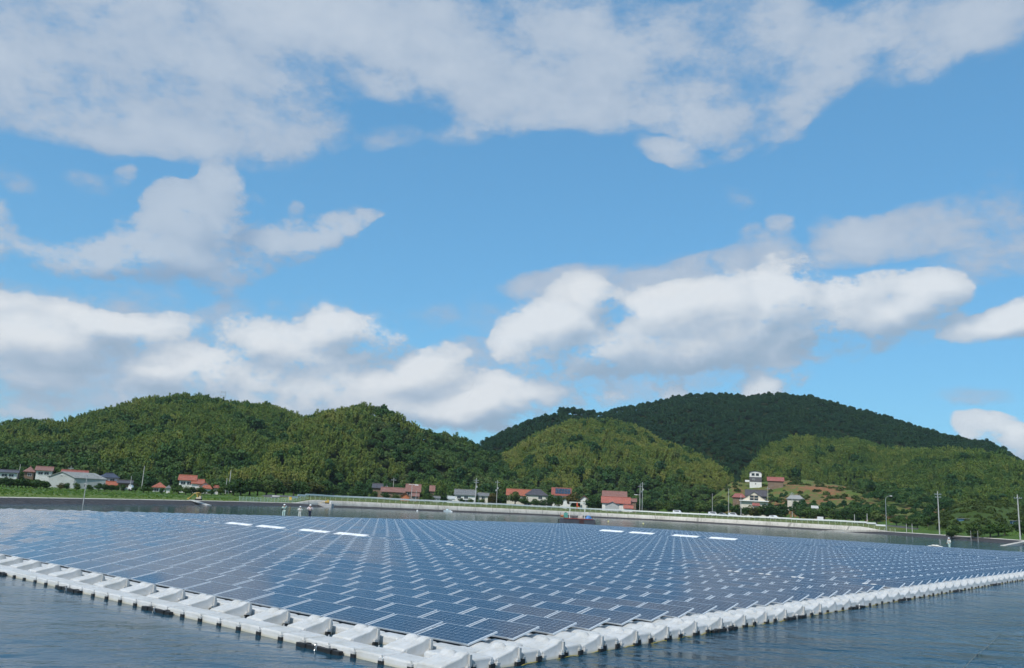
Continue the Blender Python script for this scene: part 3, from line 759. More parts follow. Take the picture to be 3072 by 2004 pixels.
for k, L in LAYERS.items():
    rows = []
    for px, py, yf, yr in L['pts']:
        a, z = tz(px, py); rows.append((a, CH+z*yr-L['tree'], yf, yr))
    L['t'] = np.array(sorted(rows))
KEYS = list(LAYERS)
def layer_h(L, X, Y):
    t = L['t']; a = X/Y
    inside = (a > t[0, 0]) & (a < t[-1, 0])
    rz_ = np.interp(a, t[:, 0], t[:, 1]); yf = np.interp(a, t[:, 0], t[:, 2]); yr = np.interp(a, t[:, 0], t[:, 3])
    q = np.clip((Y-yf)/(yr-yf), 0, 1); f = q*(1.38-.38*q)
    h = (rz_-2)*f; h = np.where(Y > yr, (rz_-2)*np.clip(1-((Y-yr)/170)**2, 0, 1), h)
    return np.where(inside & (Y > yf), h, -5)+2
def base_h(X, Y, d, s):
    a, b_, c = wgt(s, 60)
    z = (1.2+.0055*np.clip(d-19, 0, 400))*a+(2.85+.012*np.clip(d-19, 0, 300))*b_+(1.95+.02*np.clip(d-19, 0, 300))*c
    return z
def hgt(X, Y, full=False):
    X = np.asarray(X, float); Y = np.asarray(Y, float)
    d, s = sdist(X, Y); z = base_h(X, Y, d, s); which = np.full(X.shape, -1)
    for i, k in enumerate(KEYS):
        h = layer_h(LAYERS[k], X, np.maximum(Y, 1)); h = h+np.clip(h/15, 0, 1)*nz(X, Y)*1.6
        m_ = h > z+.3; which = np.where(m_, i, which); z = np.where(h > z, h, z)
    zz = np.where(d < 13, -2.5, np.where(d < 17, -2.5+(d-13)/4*(z+2.2), z))
    return (zz, which, d, s) if full else zz
def g1(x, y): return float(hgt(np.array([x]), np.array([y]))[0])
def on(px, Y, z=None):
    """ground point at distance Y in the direction of picture column px"""
    py = 1500
    for _ in range(4):
        p_ = at(px, py, Y); z_ = g1(p_.x, p_.y) if z is None else z
        if z is None:
            dd, ss_ = sdist(np.array([p_.x]), np.array([p_.y]))
            if dd[0] < 17:
                pr = prof(ss_[0]); z_ = float(np.interp(dd[0], pr[:, 0], pr[:, 1]))
        py = proj((p_.x, p_.y, z_))[1]
    return Vector((p_.x, p_.y, z_))

# terrain sheet
a = np.linspace(-1.25, 1.25, 520); Y = np.concatenate([np.arange(50, 560, 3.2), np.arange(560, 900, 8), np.arange(900, 1400, 40), [1700, 2400]])
AA, YY = np.meshgrid(a, Y); XX = AA*YY
ZZ, WH, DD, SS = hgt(XX, YY, True)
ny_, nx_ = XX.shape
idx = np.arange(ny_*nx_).reshape(ny_, nx_)
F = np.stack([idx[:-1, :-1], idx[:-1, 1:], idx[1:, 1:], idx[1:, :-1]], -1).reshape(-1, 4)
V = np.stack([XX, YY, ZZ], -1).reshape(-1, 3)
GRASS = mat_ground('field_grass', [(.034, .075, .014), (.052, .105, .02), (.075, .13, .026), (.12, .15, .045)], .12, .12)
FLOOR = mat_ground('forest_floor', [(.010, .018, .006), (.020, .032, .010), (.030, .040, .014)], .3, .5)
CLEAR = mat_ground('cleared_slope', [(.05, .095, .025), (.07, .12, .03), (.085, .13, .032), (.11, .12, .038), (.20, .105, .055), (.25, .115, .06), (.11, .12, .035)], .05, .25)
KNOLL = mat_ground('knoll_grass', [(.030, .055, .014), (.05, .085, .02), (.075, .115, .03)], .2, .6)
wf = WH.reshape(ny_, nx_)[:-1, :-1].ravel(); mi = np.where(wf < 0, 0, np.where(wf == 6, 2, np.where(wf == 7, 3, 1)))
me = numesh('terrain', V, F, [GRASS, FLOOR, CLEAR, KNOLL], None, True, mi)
o = link('ground', me); tag(o, kind='structure')

# water
b = MB(); b.add([(-80, -60, 0), (135, -60, 0), (135, 400, 0), (-80, 400, 0)], [(0, 1, 2, 3)])
o = b.build('water', mat_water()); tag(o, kind='structure')

# bank strips following the waterline
def strip(name, i0, i1, mt, s0, s1, step=3.0, dz=0, rough=0, kind='structure'):
    ss_ = np.arange(s0, s1+step, step); V = []; F = []
    lanes = None
    for s in ss_:
        pr = prof(s)[i0:i1+1]; p_ = bank_pt(s); n_ = bank_n(s); pts = []
        for k in range(len(pr)-1):
            m_ = max(1, int(round((pr[k+1][0]-pr[k][0])/3))) if lanes is None else lanes[k]
            if lanes is None: pts.append(m_)
        if lanes is None: lanes = pts
        row = []
        for k in range(len(pr)-1):
            for q in range(lanes[k]):
                t = q/lanes[k]; row.append(pr[k]*(1-t)+pr[k+1]*t)
        row.append(pr[-1])
        for q, (o_, z) in enumerate(row):
            r_ = rough*(random.uniform(-1, 1)) if 0 < q < len(row)-1 or rough > .15 else 0
            c = p_+n_*o_; V.append((c[0], c[1], z+dz+r_))
    n = len(V)//len(ss_)
    for j in range(len(ss_)-1):
        for i in range(n-1):
            F.append((j*n+i, (j+1)*n+i, (j+1)*n+i+1, j*n+i+1))
    me = numesh(name, V, F, [mt], None, True)
    o = link(name, me)
    if kind == 'structure': tag(o, kind='structure')
    return o
SA = arc_of(-260) if False else 40
END = cum[-1]-60
def mat_rock(name, c0, c1, sc=1.2):
    m, nt, p = newmat(name); pos = N(nt, 'ShaderNodeNewGeometry').outputs['Position']
    v = N(nt, 'ShaderNodeTexVoronoi'); v.inputs['Scale'].default_value = sc; nt.links.new(pos, v.inputs['Vector'])
    n = noise(nt, pos, .5, 6, .7)
    c = mixc(nt, n, c0, c1); c = mixc(nt, mathn(nt, 'MULTIPLY', v.outputs['Distance'], .8, clamp=True), c, tuple(x*.35 for x in c0))
    nt.links.new(c, p.inputs['Base Color']); p.inputs['Roughness'].default_value = .8
    b = N(nt, 'ShaderNodeBump'); b.invert = True; b.inputs['Distance'].default_value = .15; nt.links.new(v.outputs['Distance'], b.inputs['Height']); nt.links.new(b.outputs[0], p.inputs['Normal'])
    return m
REV = mat_rock('wet_stone', (.040, .038, .040), (.075, .068, .070))
def mat_wall():
    m, nt, p = newmat('bank_concrete'); pos = N(nt, 'ShaderNodeNewGeometry').outputs['Position']
    n1 = noise(nt, mapping(nt, pos, (1, 1, .12)), 1.6, 6, .7); n2 = noise(nt, pos, .18, 4, .6)
    c = ramp(nt, mathn(nt, 'ADD', mathn(nt, 'MULTIPLY', n1, .6), mathn(nt, 'MULTIPLY', n2, .4)), [(.30, (.20, .185, .155)), (.48, (.50, .475, .42)), (.7, (.63, .60, .54))])
    sp_ = N(nt, 'ShaderNodeSeparateXYZ'); nt.links.new(pos, sp_.inputs[0])
    j_ = mathn(nt, 'GREATER_THAN', mathn(nt, 'FRACT', mathn(nt, 'MULTIPLY', mathn(nt, 'ADD', sp_.outputs[0], sp_.outputs[1]), .09)), .965)
    c = mixc(nt, mathn(nt, 'MULTIPLY', j_, .55), c, (.13, .12, .10))
    nt.links.new(c, p.inputs['Base Color']); p.inputs['Roughness'].default_value = .9; return m
CONCW = mat_wall()
BGRASS = mat_ground('bank_grass', [(.04, .075, .015), (.07, .12, .022), (.12, .16, .04), (.17, .18, .07)], .25, .15)
BDRY = mat_ground('dam_grass', [(.055, .09, .02), (.10, .13, .035), (.15, .16, .06)], .6, .5)
o = strip('shore_revetment', 0, 2, REV, SA, END, 2.0, 0, .03)
o = strip('shore_curb', 2, 4, CONCW, SA, END, 3.0, .0)
o = strip('grass_bank', 4, 7, BGRASS, SA, S1, 3.0)
o = strip('dam_grass', 4, 6, BDRY, S1, S2+4, 3.0)
ROAD = mat('asphalt', (.075, .075, .078), .9, .2, 1)
o = strip('road', 6, 7, ROAD, S1, S2+4, 3.0, .0)
o = strip('grass_bank', 4, 7, mat_ground('right_bank_grass', [(.035, .075, .018), (.06, .115, .025), (.09, .14, .04)], .3, .5), S2+4, END, 3.0)

def along(s, off, z):
    p_ = bank_pt(s)+bank_n(s)*off; return Vector((p_[0], p_[1], z))
def minY(px, off):
    s = arc_of(px)
    for _ in range(6):
        q = along(s, off, 2.8); s = min(max(s+(1 if True else 0)*(px-proj(q)[0])*q.y/FPX, 1), cum[-1]-1)
    return along(s, off, 2.8)
def zprof(s, off): pr = prof(s); return float(np.interp(off, pr[:, 0], pr[:, 1]))
# guard rail on the dam road
g = empty('guard_rail', along((S1+S2)/2, 6.2, 2.85)); inv = g.location
b = MB(); prev = None; ss_ = np.arange(S1-2, S2+2, 4.0)
for j, s in enumerate(ss_):
    z = zprof(s, 6.0)+.62+.05*math.sin(j*.9)+.03*math.sin(j*2.3)
    c = along(s, 5.9, z)-inv
    if prev is not None:
        dd = c-prev; L_ = dd.length; rz = math.atan2(dd.y, dd.x)
        b.box((c+prev)/2, (L_+.02, .07, .50), rz)
    prev = c
b.build('rail_band', mat('rail_white', (.84, .85, .84), .45, .04, .6), g)
b = MB()
for s in ss_:
    c = along(s, 6.05, zprof(s, 6.0)+.4)-inv; b.box(c, (.12, .12, .85))
o = b.build('post', STEEL, g); tag(o, kind='stuff')
tag(g, 'long white guard rail along the road on top of the dam', 'guard rail')
# post and wire fence on the concrete wall
g = empty('wire_fence', along((S1+S2)/2, 2.2, 2.0)); inv = g.location
b = MB(); ss_ = np.arange(S1+4, S2+10, 2.4)
for j, s in enumerate(ss_):
    b.box(along(s, 2.7, zprof(s, 2.7)+.6)-inv, (.075, .075, 1.25))
o = b.build('post', mat('fence_paint', (.55, .60, .48), .6, .1, 2), g); tag(o, kind='stuff')
b = MB()
for h_ in (.25, .6, .95, 1.2):
    b.tube([along(s, 2.7, zprof(s, 2.7)+h_)-inv for s in ss_[::2]], .012, 4)
b.build('wire', mat('fence_wire', (.40, .44, .38), .6, .1, 2), g)
tag(g, 'post and wire fence standing on the pale concrete wall of the dam', 'fence')
# green mesh fence section and gate left of the dam
g = empty('mesh_fence', along(S1-14, 3.4, .95)); inv = g.location
b = MB(); b2 = MB()
for j, s in enumerate(np.arange(S1-34, S1+3, 2.0)):
    q = along(s, 3.4, zprof(s, 3.4)); b.box(q-inv+Vector((0, 0, .65)), (.07, .07, 1.3))
    q2 = along(s+2, 3.4, zprof(s+2, 3.4)); 
    for h_ in np.arange(.1, 1.3, .2): b2.tube([q-inv+Vector((0, 0, h_)), q2-inv+Vector((0, 0, h_))], .014, 3)
    for t in np.arange(.2, 1, .2):
        q3 = q*(1-t)+q2*t-inv; b2.tube([q3, q3+Vector((0, 0, 1.25))], .012, 3)
b.build('post', mat('fence_blue', (.40, .52, .52), .5, .1, 2), g); b2.build('mesh_panel', mat('fence_mesh', (.42, .55, .55), .5, .1, 2), g)
tag(g, 'pale blue-green mesh fence on the bank left of the concrete barge', 'fence')

# ------------------------------------------------------------------ buildings
REDT = mat_roof('red_tile', (.27, .08, .055)); ORT = mat_roof('orange_tile', (.32, .10, .055)); BRT = mat_roof('brown_tile', (.23, .115, .09))
GRT = mat_roof('grey_tile', (.16, .165, .165)); NVT = mat_roof('navy_tile', (.045, .055, .085)); DKT = mat_roof('dark_tile', (.07, .065, .075)); RBT = mat_roof('rust_roof', (.30, .10, .08))
WW = mat('white_wall', (.72, .71, .68), .8, .08, .8); CW = mat('cream_wall', (.62, .58, .50), .85, .1, .8); GW = mat('grey_wall', (.40, .42, .41), .85, .12, .8)
OW = mat('orange_boards', (.50, .17, .08), .8, .2, 1.5); DW = mat('dark_wall', (.10, .10, .11), .8, .2, 1); BW = mat('brown_wall', (.20, .14, .10), .85, .2, 1)
def wing(e, x0, x1, y0, y1, z0, ze, zr, axis, wallm, roofm, hip=0., eave=.5, tag_='', gable=None):
    """one block under a pitched roof; axis 'x' = ridge along local x"""
    b = MB(); b.box(((x0+x1)/2, (y0+y1)/2, (z0+ze)/2), (x1-x0, y1-y0, ze-z0))
    gm2 = gable or wallm; cx, cy = (x0+x1)/2, (y0+y1)/2
    if hip < .3:
        if axis == 'x': vs = [(x0, y0, ze), (x0, y1, ze), (x0, cy, zr-.06), (x1, y0, ze), (x1, y1, ze), (x1, cy, zr-.06)]
        else: vs = [(x0, y0, ze), (x1, y0, ze), (cx, y0, zr-.06), (x0, y1, ze), (x1, y1, ze), (cx, y1, zr-.06)]
        b.add(vs, [(0, 1, 2), (5, 4, 3)], 1)
    b.build('wall', [wallm, gm2], e)
    r = MB(); t = .16
    X0, X1, Y0, Y1 = x0-eave, x1+eave, y0-eave, y1+eave
    if axis == 'x':
        hx = (Y1-Y0)/2*hip; zE = ze-eave*(zr-ze)/((y1-y0)/2)
        rd = [(X0+hx, cy, zr), (X1-hx, cy, zr)]; cs = [(X0, Y0, zE), (X1, Y0, zE), (X1, Y1, zE), (X0, Y1, zE)]
        pl = [([cs[0], cs[1], rd[1], rd[0]]), ([cs[2], cs[3], rd[0], rd[1]])]
        en = [([cs[1], cs[2], rd[1]]), ([cs[3], cs[0], rd[0]])] if hip >= .3 else []
    else:
        hy = (X1-X0)/2*hip; zE = ze-eave*(zr-ze)/((x1-x0)/2)
        rd = [(cx, Y0+hy, zr), (cx, Y1-hy, zr)]; cs = [(X0, Y0, zE), (X1, Y0, zE), (X1, Y1, zE), (X0, Y1, zE)]
        pl = [([cs[1], cs[2], rd[1], rd[0]]), ([cs[3], cs[0], rd[0], rd[1]])]
        en = [([cs[0], cs[1], rd[0]]), ([cs[2], cs[3], rd[1]])] if hip >= .3 else []
    for poly in pl+en:
        P = [Vector(p_) for p_ in poly]; k = len(P); L_ = (P[1]-P[0]).length
        h_ = (P[-1]-P[0]).length
        uvt = [(0, 0), (L_, 0)]+([(L_, h_), (0, h_)] if k == 4 else [(L_/2, h_)])
        top = P; bot = [p_-Vector((0, 0, t)) for p_ in P]
        r.add(top+bot, [tuple(range(k)), tuple(range(2*k-1, k-1, -1))]+[(i, i+k, (i+1) % k+k, (i+1) % k) for i in range(k)], 0,
              [uvt, uvt[::-1]]+[[(0, 0)]*4]*k)
    if hip < .6: r.tube([Vector(rd[0])+Vector((0, 0, .05)), Vector(rd[1])+Vector((0, 0, .05))], .14, 6)
    return r.build('roof', roofm, e)
def win(e, x, y, z, w_, h_, face='y', frame=WHITE, name='window'):
    b = MB(); t = .07
    def bx(cx, cz, ww, hh, d, off=0):
        if face == 'y': b.box((x+cx, y-off, z+cz), (ww, d, hh))
        else: b.box((x+off, y+cx, z+cz), (d, ww, hh))
    bx(0, h_/2, w_+.1, t, .1, .03); bx(0, -h_/2, w_+.1, t, .1, .03); bx(-w_/2, 0, t, h_-t, .1, .03); bx(w_/2, 0, t, h_-t, .1, .03); bx(0, 0, .05, h_-t, .08, .03)
    f = b.build(name, frame, e); b = MB(); bx(0, 0, w_-.05, h_-.05, .04, .015); b.build('pane', GLASS, f)
def hb(name, label, pxl, pxr, py_ridge, py_eave, Y, depth=7, axis='x', rot=0, wallm=WW, roofm=REDT, hip=0, base=None, eave=.5, windows=(), cat='house', gable=None, py_base=None, zmin=None):
    """a building whose front spans picture columns pxl..pxr at distance Y"""
    pm = at((pxl+pxr)/2, (py_ridge+py_eave)/2, Y); wd = (at(pxr, py_eave, Y)-at(pxl, py_eave, Y)).x-2*eave
    g_ = g1(pm.x, Y) if base is None else base
    if g_ < -1: g_ = 2.5
    if py_base is not None: g_ = at((pxl+pxr)/2, py_base, Y).z
    ze = at((pxl+pxr)/2, py_eave, Y).z+eave*.3-g_; zr = at((pxl+pxr)/2, py_ridge, Y+depth/2).z-g_
    e = empty(name, (pm.x, Y, g_), R(rot)-math.atan2(pm.x, Y)*.9)
    wing(e, -wd/2, wd/2, 0, depth, -3.5, ze, zr, axis, wallm, roofm, hip, eave, gable=gable)
    for (fx, zz, ww, hh) in windows: win(e, fx*wd/2, -.01, zz if zz > 0 else ze+zz, ww, hh)
    tag(e, label, cat); e['wd'] = wd; e['ze'] = ze; e['zr'] = zr
    return e, wd, ze, zr
W1 = [(-.5, -1.1, 1.6, 1.1), (.45, -1.1, 1.6, 1.1)]
# left village
hb('house', 'long low house with dark grey roof and white wall at the left border', -30, 52, 1409, 1417, 276, 9, wallm=WW, roofm=DKT, windows=[(.1, -1.0, 1.6, .9), (.6, -1.0, 1.4, .9)])
hb('house', 'small brown-roofed house just right of the dark grey roof at far left', 72, 106, 1399, 1414, 284, 7, wallm=BW, roofm=BRT, hip=.5, windows=[(.2, -1.2, 1.2, .9)])
hb('house', 'house with reddish brown roof and white upper wall behind the warehouse', 108, 158, 1400, 1411, 280, 7, wallm=WW, roofm=BRT, windows=[(-.4, -1.1, 1.4, .9), (.4, -1.1, 1.4, .9)])
hb('house', 'long low red tile roof showing behind the grey warehouse ridge', 186, 262, 1411, 1419, 280, 6, wallm=CW, roofm=REDT, windows=[(.5, -1.2, 1.4, .9)])
e = empty('warehouse', at(222, 1463, 252), R(-4)); g_ = e.location.z = g1(e.location.x, 252)
# gable front to the left, long side running right
zE = at(200, 1431, 252).z-g_; zR = at(183, 1415, 252).z-g_; k_ = 252/FPX
x0, x1, x2 = (141-222)*k_, (219-222)*k_, (285-222)*k_
b = MB(); cxg = (x0+x1)/2
b.add([(x0, 0, -.6), (x1, 0, -.6), (x1, 0, zE), (cxg, 0, zR), (x0, 0, zE), (x2, 5.5, -.6), (x2, 5.5, zE), (x0+(x2-x1), 5.5, -.6), (x0+(x2-x1), 5.5, zE), (cxg+(x2-x1), 5.5, zR)],
      [(0, 1, 2, 3, 4), (1, 5, 6, 2), (5, 7, 8, 9, 6), (7, 0, 4, 8)])
b.build('wall', GW, e)
r = MB(); sh = x2-x1
def rp(P, uvt):
    P = [Vector(p_) for p_ in P]; r.add(P+[p_-Vector((0, 0, .15)) for p_ in P], [(0, 1, 2, 3), (7, 6, 5, 4)]+[(i, i+4, (i+1) % 4+4, (i+1) % 4) for i in range(4)], 0, [uvt, uvt[::-1]]+[[(0, 0)]*4]*4)
dz_ = -.18
rp([(x1+.35, -.3, zE+dz_+.1), (x2+.45, 5.8, zE+dz_+.1), (cxg+sh+.1, 5.8, zR+.12), (cxg, -.3, zR+.12)], [(0, 0), (8, 0), (8, 5), (0, 5)])
rp([(cxg, -.3, zR+.12), (cxg+sh+.1, 5.8, zR+.12), (x0+sh-.35, 5.8, zE+dz_+.1), (x0-.35, -.3, zE+dz_+.1)], [(0, 0), (8, 0), (8, 5), (0, 5)])
r.build('roof', mat_roof('warehouse_roof', (.24, .25, .245)), e)
win(e, cxg-.1, -.02, zR-1.1, .7, .35, name='vent'); win(e, (244-222)*k_, 1.9, 1.0, .9, .9)
tag(e, 'large pale grey warehouse with gable front and shallow grey roof', 'warehouse')
e, wd, ze, zr = hb('house', 'two-storey white house under a navy hipped roof right of the warehouse', 297, 358, 1420, 1432, 272, 7, wallm=WW, roofm=NVT, hip=.5, windows=[(-.3, -1.0, 1.3, .9), (.4, -1.0, 1.3, .9)])
wing(e, -wd/2-.5, wd/2+1.2, -2.5, -.05, -.5, ze-2.2, ze-1.4, 'x', BW, ORT, 0, .4)
hb('house', 'low dark-roofed outbuilding between navy-roofed house and small orange house', 352, 398, 1441, 1449, 268, 5, wallm=BW, roofm=DKT)
e, wd, ze, zr = hb('house', 'small single-storey house with bright orange hipped roof', 456, 500, 1447, 1461, 262, 6, wallm=WW, roofm=ORT, hip=.6, windows=[(-.4, -1.0, 1.2, .9)])
e, wd, ze, zr = hb('gatehouse', 'little open pavilion with grey roof beside the small orange-roofed house', 497, 514, 1455, 1463, 252, 2.5, wallm=WW, roofm=GRT, hip=.6, cat='shed', eave=.35)
e, wd, ze, zr = hb('house', 'big white house with stepped bright orange roofs', 536, 590, 1426, 1440, 266, 8, wallm=WW, roofm=ORT, windows=[(-.5, -1.1, 1.4, 1.0), (.3, -1.1, 1.4, 1.0)])
k_ = 266/FPX; c0 = 563
def q_(px): return (px-c0)*k_
wing(e, q_(578), q_(608), -2, 5, -.5, at(590, 1449, 266).z-e.location.z, at(590, 1438, 266).z-e.location.z, 'x', WW, ORT, 0, .4)
wing(e, q_(602), q_(628), -3, 3, -.5, at(610, 1456, 266).z-e.location.z, at(610, 1446, 266).z-e.location.z, 'y', WW, ORT, 0, .4)
wing(e, q_(608), q_(632), -5, -3.2, -.5, at(620, 1462, 266).z-e.location.z, at(620, 1455, 266).z-e.location.z, 'x', WW, ORT, .6, .4)
wing(e, q_(640), q_(652), -3, 2, -.5, at(640, 1461, 266).z-e.location.z, at(640, 1455, 266).z-e.location.z, 'x', WW, ORT, .6, .4)
# centre village behind the dam
hb('house', 'dark-roofed white-gabled house left of the first pole behind the dam', 1116, 1150, 1451, 1463, 342, 8, wallm=BW, roofm=DKT)
hb('house', 'small white gable under dark roof beside a utility pole', 1149, 1170, 1453, 1465, 338, 6, axis='y', wallm=WW, roofm=DKT, eave=.4)
hb('house', 'long low brown tile roof between white gable and big brown house', 1142, 1216, 1463, 1475, 330, 6, wallm=BW, roofm=BRT)
e, wd, ze, zr = hb('house', 'tall house with broad reddish brown tile roof behind orange shed', 1216, 1264, 1453, 1474, 338, 9, wallm=BW, roofm=BRT, windows=W1)
hb('house', 'orange-brown roof end peeking from trees right of the tall brown house', 1288, 1306, 1457, 1472, 345, 6, wallm=BW, roofm=BRT)
e, wd, ze, zr = hb('shed', 'orange boarded shed with brown gable roof just behind the guard rail', 1199, 1232, 1477, 1487, 317, 6, axis='y', wallm=OW, roofm=BRT, cat='shed', eave=.5)
hb('shed', 'open shed with brown lean roof right of the orange shed', 1232, 1259, 1480, 1488, 318, 5, wallm=BW, roofm=BRT, cat='shed', windows=[(-.3, -1.0, .8, .8)])
hb('shed', 'small pale flat shed among trees left of grey-roofed house', 1296, 1322, 1489, 1494, 330, 4, wallm=GW, roofm=GRT, cat='shed', windows=[(-.4, -.9, 1.0, .8), (.4, -.9, 1.0, .8)], eave=.3)
hb('greenhouse', 'low white greenhouse sheds left of the grey-roofed house', 1340, 1366, 1489, 1496, 336, 6, wallm=WW, roofm=mat_roof('pale_sheet', (.45, .48, .48)), cat='greenhouse', eave=.2, windows=[(0, -.9, 1.0, .7)])
e, wd, ze, zr = hb('house', 'white house with large plain grey roof by the tall utility pole', 1362, 1430, 1469, 1484, 345, 8, wallm=WW, roofm=GRT, windows=[(-.6, -1.2, 1.6, 1.1), (.1, -1.2, 1.6, 1.1), (.1, .9, 2.2, 1.3)])
hb('house', 'low grey-roofed annex right of the tall utility pole', 1432, 1468, 1479, 1487, 350, 6, wallm=CW, roofm=GRT, windows=[(0, -1, 1.4, .9)])
hb('house', 'long bright orange roof left of the slate-grey hipped roof', 1518, 1596, 1468, 1485, 384, 7, wallm=CW, roofm=ORT, windows=W1)
e, wd, ze, zr = hb('house', 'beige house under slate-grey hipped roof with white window', 1574, 1646, 1467, 1484, 372, 8, wallm=CW, roofm=DKT, hip=.8, windows=[(-.6, 1.2, 1.6, 1.2), (.35, -1.3, 1.7, 1.3), (0, 1.2, 1.8, 1.2)])
e, wd, ze, zr = hb('house', 'red-roofed house with solar panels on its roof', 1654, 1715, 1464, 1485, 390, 8, wallm=WW, roofm=REDT)
b = MB()
for k in range(5):
    for j in range(2):
        t0 = .18+.36*j; y_ = -.5+4.5*t0; 
        x_ = -wd*.34+k*wd*.17; sl_ = (zr-ze)/4.0
        P = [(x_+a_, y_+c_, ze+(y_+c_)*sl_+.22) for a_, c_ in ((0, 0), (wd*.16, 0), (wd*.16, 1.45), (0, 1.45))]
        b.add(P, [(0, 1, 2, 3)], 0, [[(0, 0), (6, 0), (6, 6), (0, 6)]])
b.build('roof_solar_panels', CELLS, e)
hb('house', 'tiny white gable peeking through trees below the solar-roofed house', 1688, 1703, 1497, 1502, 370, 4, axis='y', wallm=WW, roofm=GRT, eave=.3)
hb('house', 'small white gable with red eaves between solar-roofed and big red houses', 1738, 1768, 1487, 1497, 380, 5, axis='y', wallm=WW, roofm=RBT, eave=.5)
e, wd, ze, zr = hb('house', 'big two-storey house with stacked brown and bright red roofs', 1806, 1882, 1474, 1490, 372, 8, wallm=BW, roofm=BRT)
zl = e.location.z; k_ = 372/FPX
wing(e, -wd/2-.3, wd/2+1.5, -3.2, -.2, -.5, at(1850, 1505, 369).z-zl, at(1850, 1491, 371).z-zl, 'x', WW, mat_roof('scarlet_tile', (.30, .072, .048)), 0, .5)
for fx in (-.1, .35, .75): win(e, fx*wd/2+1, -3.25, at(1850, 1512, 369).z-zl, 1.2, 1.0)
wing(e, wd/2-.8, wd/2+2.6, -4.6, -3.4, -.5, at(1880, 1521, 369).z-zl, at(1880, 1515, 369).z-zl, 'x', WW, mat_roof('scarlet_tile', (.30, .072, .048)), 0, .4)
wing(e, wd/2+1.6, wd/2+4.2, -1, 4, -.5, at(1900, 1504, 372).z-zl, at(1900, 1496, 372).z-zl, 'x', BW, BRT, 0, .4)
hb('garage', 'pale grey gabled garage in front of the big red-roofed house', 1814, 1860, 1505, 1515, 364, 3.0, axis='y', wallm=GW, roofm=GRT, cat='garage', eave=.35)
# right side
e = empty('hill_house', at(2267, 1458, 440), R(-15)); zl = e.location.z; k_ = 440/FPX; hw = 17*k_
z1_, z2_, z3_ = at(2267, 1446, 440).z-zl, at(2267, 1431, 440).z-zl, at(2267, 1419, 440).z-zl
b = MB(); b.box((0, 3, z1_/2-1), (hw*2, 6, z1_+2)); b.build('lower_wall', WW, e)
b = MB(); b.box((0, 3, (z1_+z2_)/2), (hw*2+.1, 6.1, z2_-z1_)); b.build('middle_wall', DW, e)
b = MB(); b.box((0, 3, (z2_+z3_)/2), (hw*2, 6, z3_-z2_))
n = 10; P = [(hw*math.cos(math.pi*t/n), 0, z3_+.95*math.sin(math.pi*t/n)) for t in range(n+1)]; Q = [(x, 6, z) for x, y, z in P]
b.add(P+Q, [tuple(range(n, -1, -1)), tuple(range(n+1, 2*n+2))]); b.build('upper_wall', WW, e)
r = MB(); P = [((hw+.35)*math.cos(math.pi*t/n), -.4, z3_-.15+1.3*math.sin(math.pi*t/n)) for t in range(n+1)]; Q = [(x, 6.4, z) for x, y, z in P]
P2 = [(x*.93, y, z-.14) for x, y, z in P]; Q2 = [(x*.93, y, z-.14) for x, y, z in Q]; m_ = n+1
r.add(P+Q+P2+Q2, [(t, t+1, m_+t+1, m_+t) for t in range(n)]+[(2*m_+t+1, 2*m_+t, 3*m_+t, 3*m_+t+1) for t in range(n)]+[(t+1, t, 2*m_+t, 2*m_+t+1) for t in range(n)])
r.build('arched_roof', mat('dark_metal_roof', (.06, .05, .05), .5, .2, 1), e)
for fx in (-.42, .3): win(e, fx*hw, -.03, (z2_+z3_)/2+.25, 1.4, 1.2, frame=DARK)
win(e, -.35*hw, -.12, (z1_+z2_)/2, 1.1, .6); win(e, -.05, -.03, z1_*.55, .5, .4, frame=DARK)
b = MB(); b.box((-hw-1.2, 1, z1_), (2.2, 2, .12)); b.box((-hw-1.2, .05, z1_+.45), (2.2, .06, .8)); b.build('balcony', WHITE, e)
tag(e, 'tall hillside house, white arched top, dark middle storey and white base', 'house')
hb('shed', 'long shed with dull red roof on the hillside right of tall white house', 2302, 2352, 1432, 1442, 428, 6, wallm=BW, roofm=RBT, py_base=1452, cat='shed')
e, wd, ze, zr = hb('house', 'broad cream gable with four dark windows low on the right hillside', 2220, 2304, 1476, 1503, 366, 9, axis='y', wallm=CW, roofm=mat_roof('sooty_tile', (.10, .09, .085)), eave=.3, gable=mat('cream_gable', (.70, .62, .50), .8, .08, .8), py_base=1530)
for fx in (-.16, .16):
    for zz in (.35, 1.5): win(e, fx*wd/2+.0, -.06, ze+zz+.3, 1.5, .75, frame=DARK)
b = MB(); b.box((0, -.5, ze-.05), (wd+.8, 1.2, .35)); b.build('fascia', WHITE, e)
hb('house', 'rust-red roofed house just left of the broad cream gable', 2196, 2238, 1481, 1491, 384, 6, wallm=BW, roofm=RBT, hip=.4, py_base=1505)
hb('house', 'dark steep roof behind the broad cream gable', 2236, 2300, 1470, 1486, 392, 5, wallm=DW, roofm=DKT, py_base=1500)
hb('house', 'small white house with red trim below the cream gable among trees', 2257, 2279, 1510, 1516, 352, 3, wallm=WW, roofm=RBT, eave=.3)
hb('house', 'traditional grey curved-roof house behind a utility pole on the slope', 2360, 2412, 1486, 1496, 376, 6, wallm=CW, roofm=mat_roof('silver_tile', (.30, .30, .29)), hip=.5, py_base=1508)
hb('house', 'small yellow-framed house hidden in trees above the white board', 2434, 2455, 1518, 1524, 345, 4, wallm=mat('yellow_wall', (.42, .32, .15), .8, .15, 1), roofm=CONC, py_base=1536, windows=[(0, -.9, 1.6, 1.2)], eave=.25)

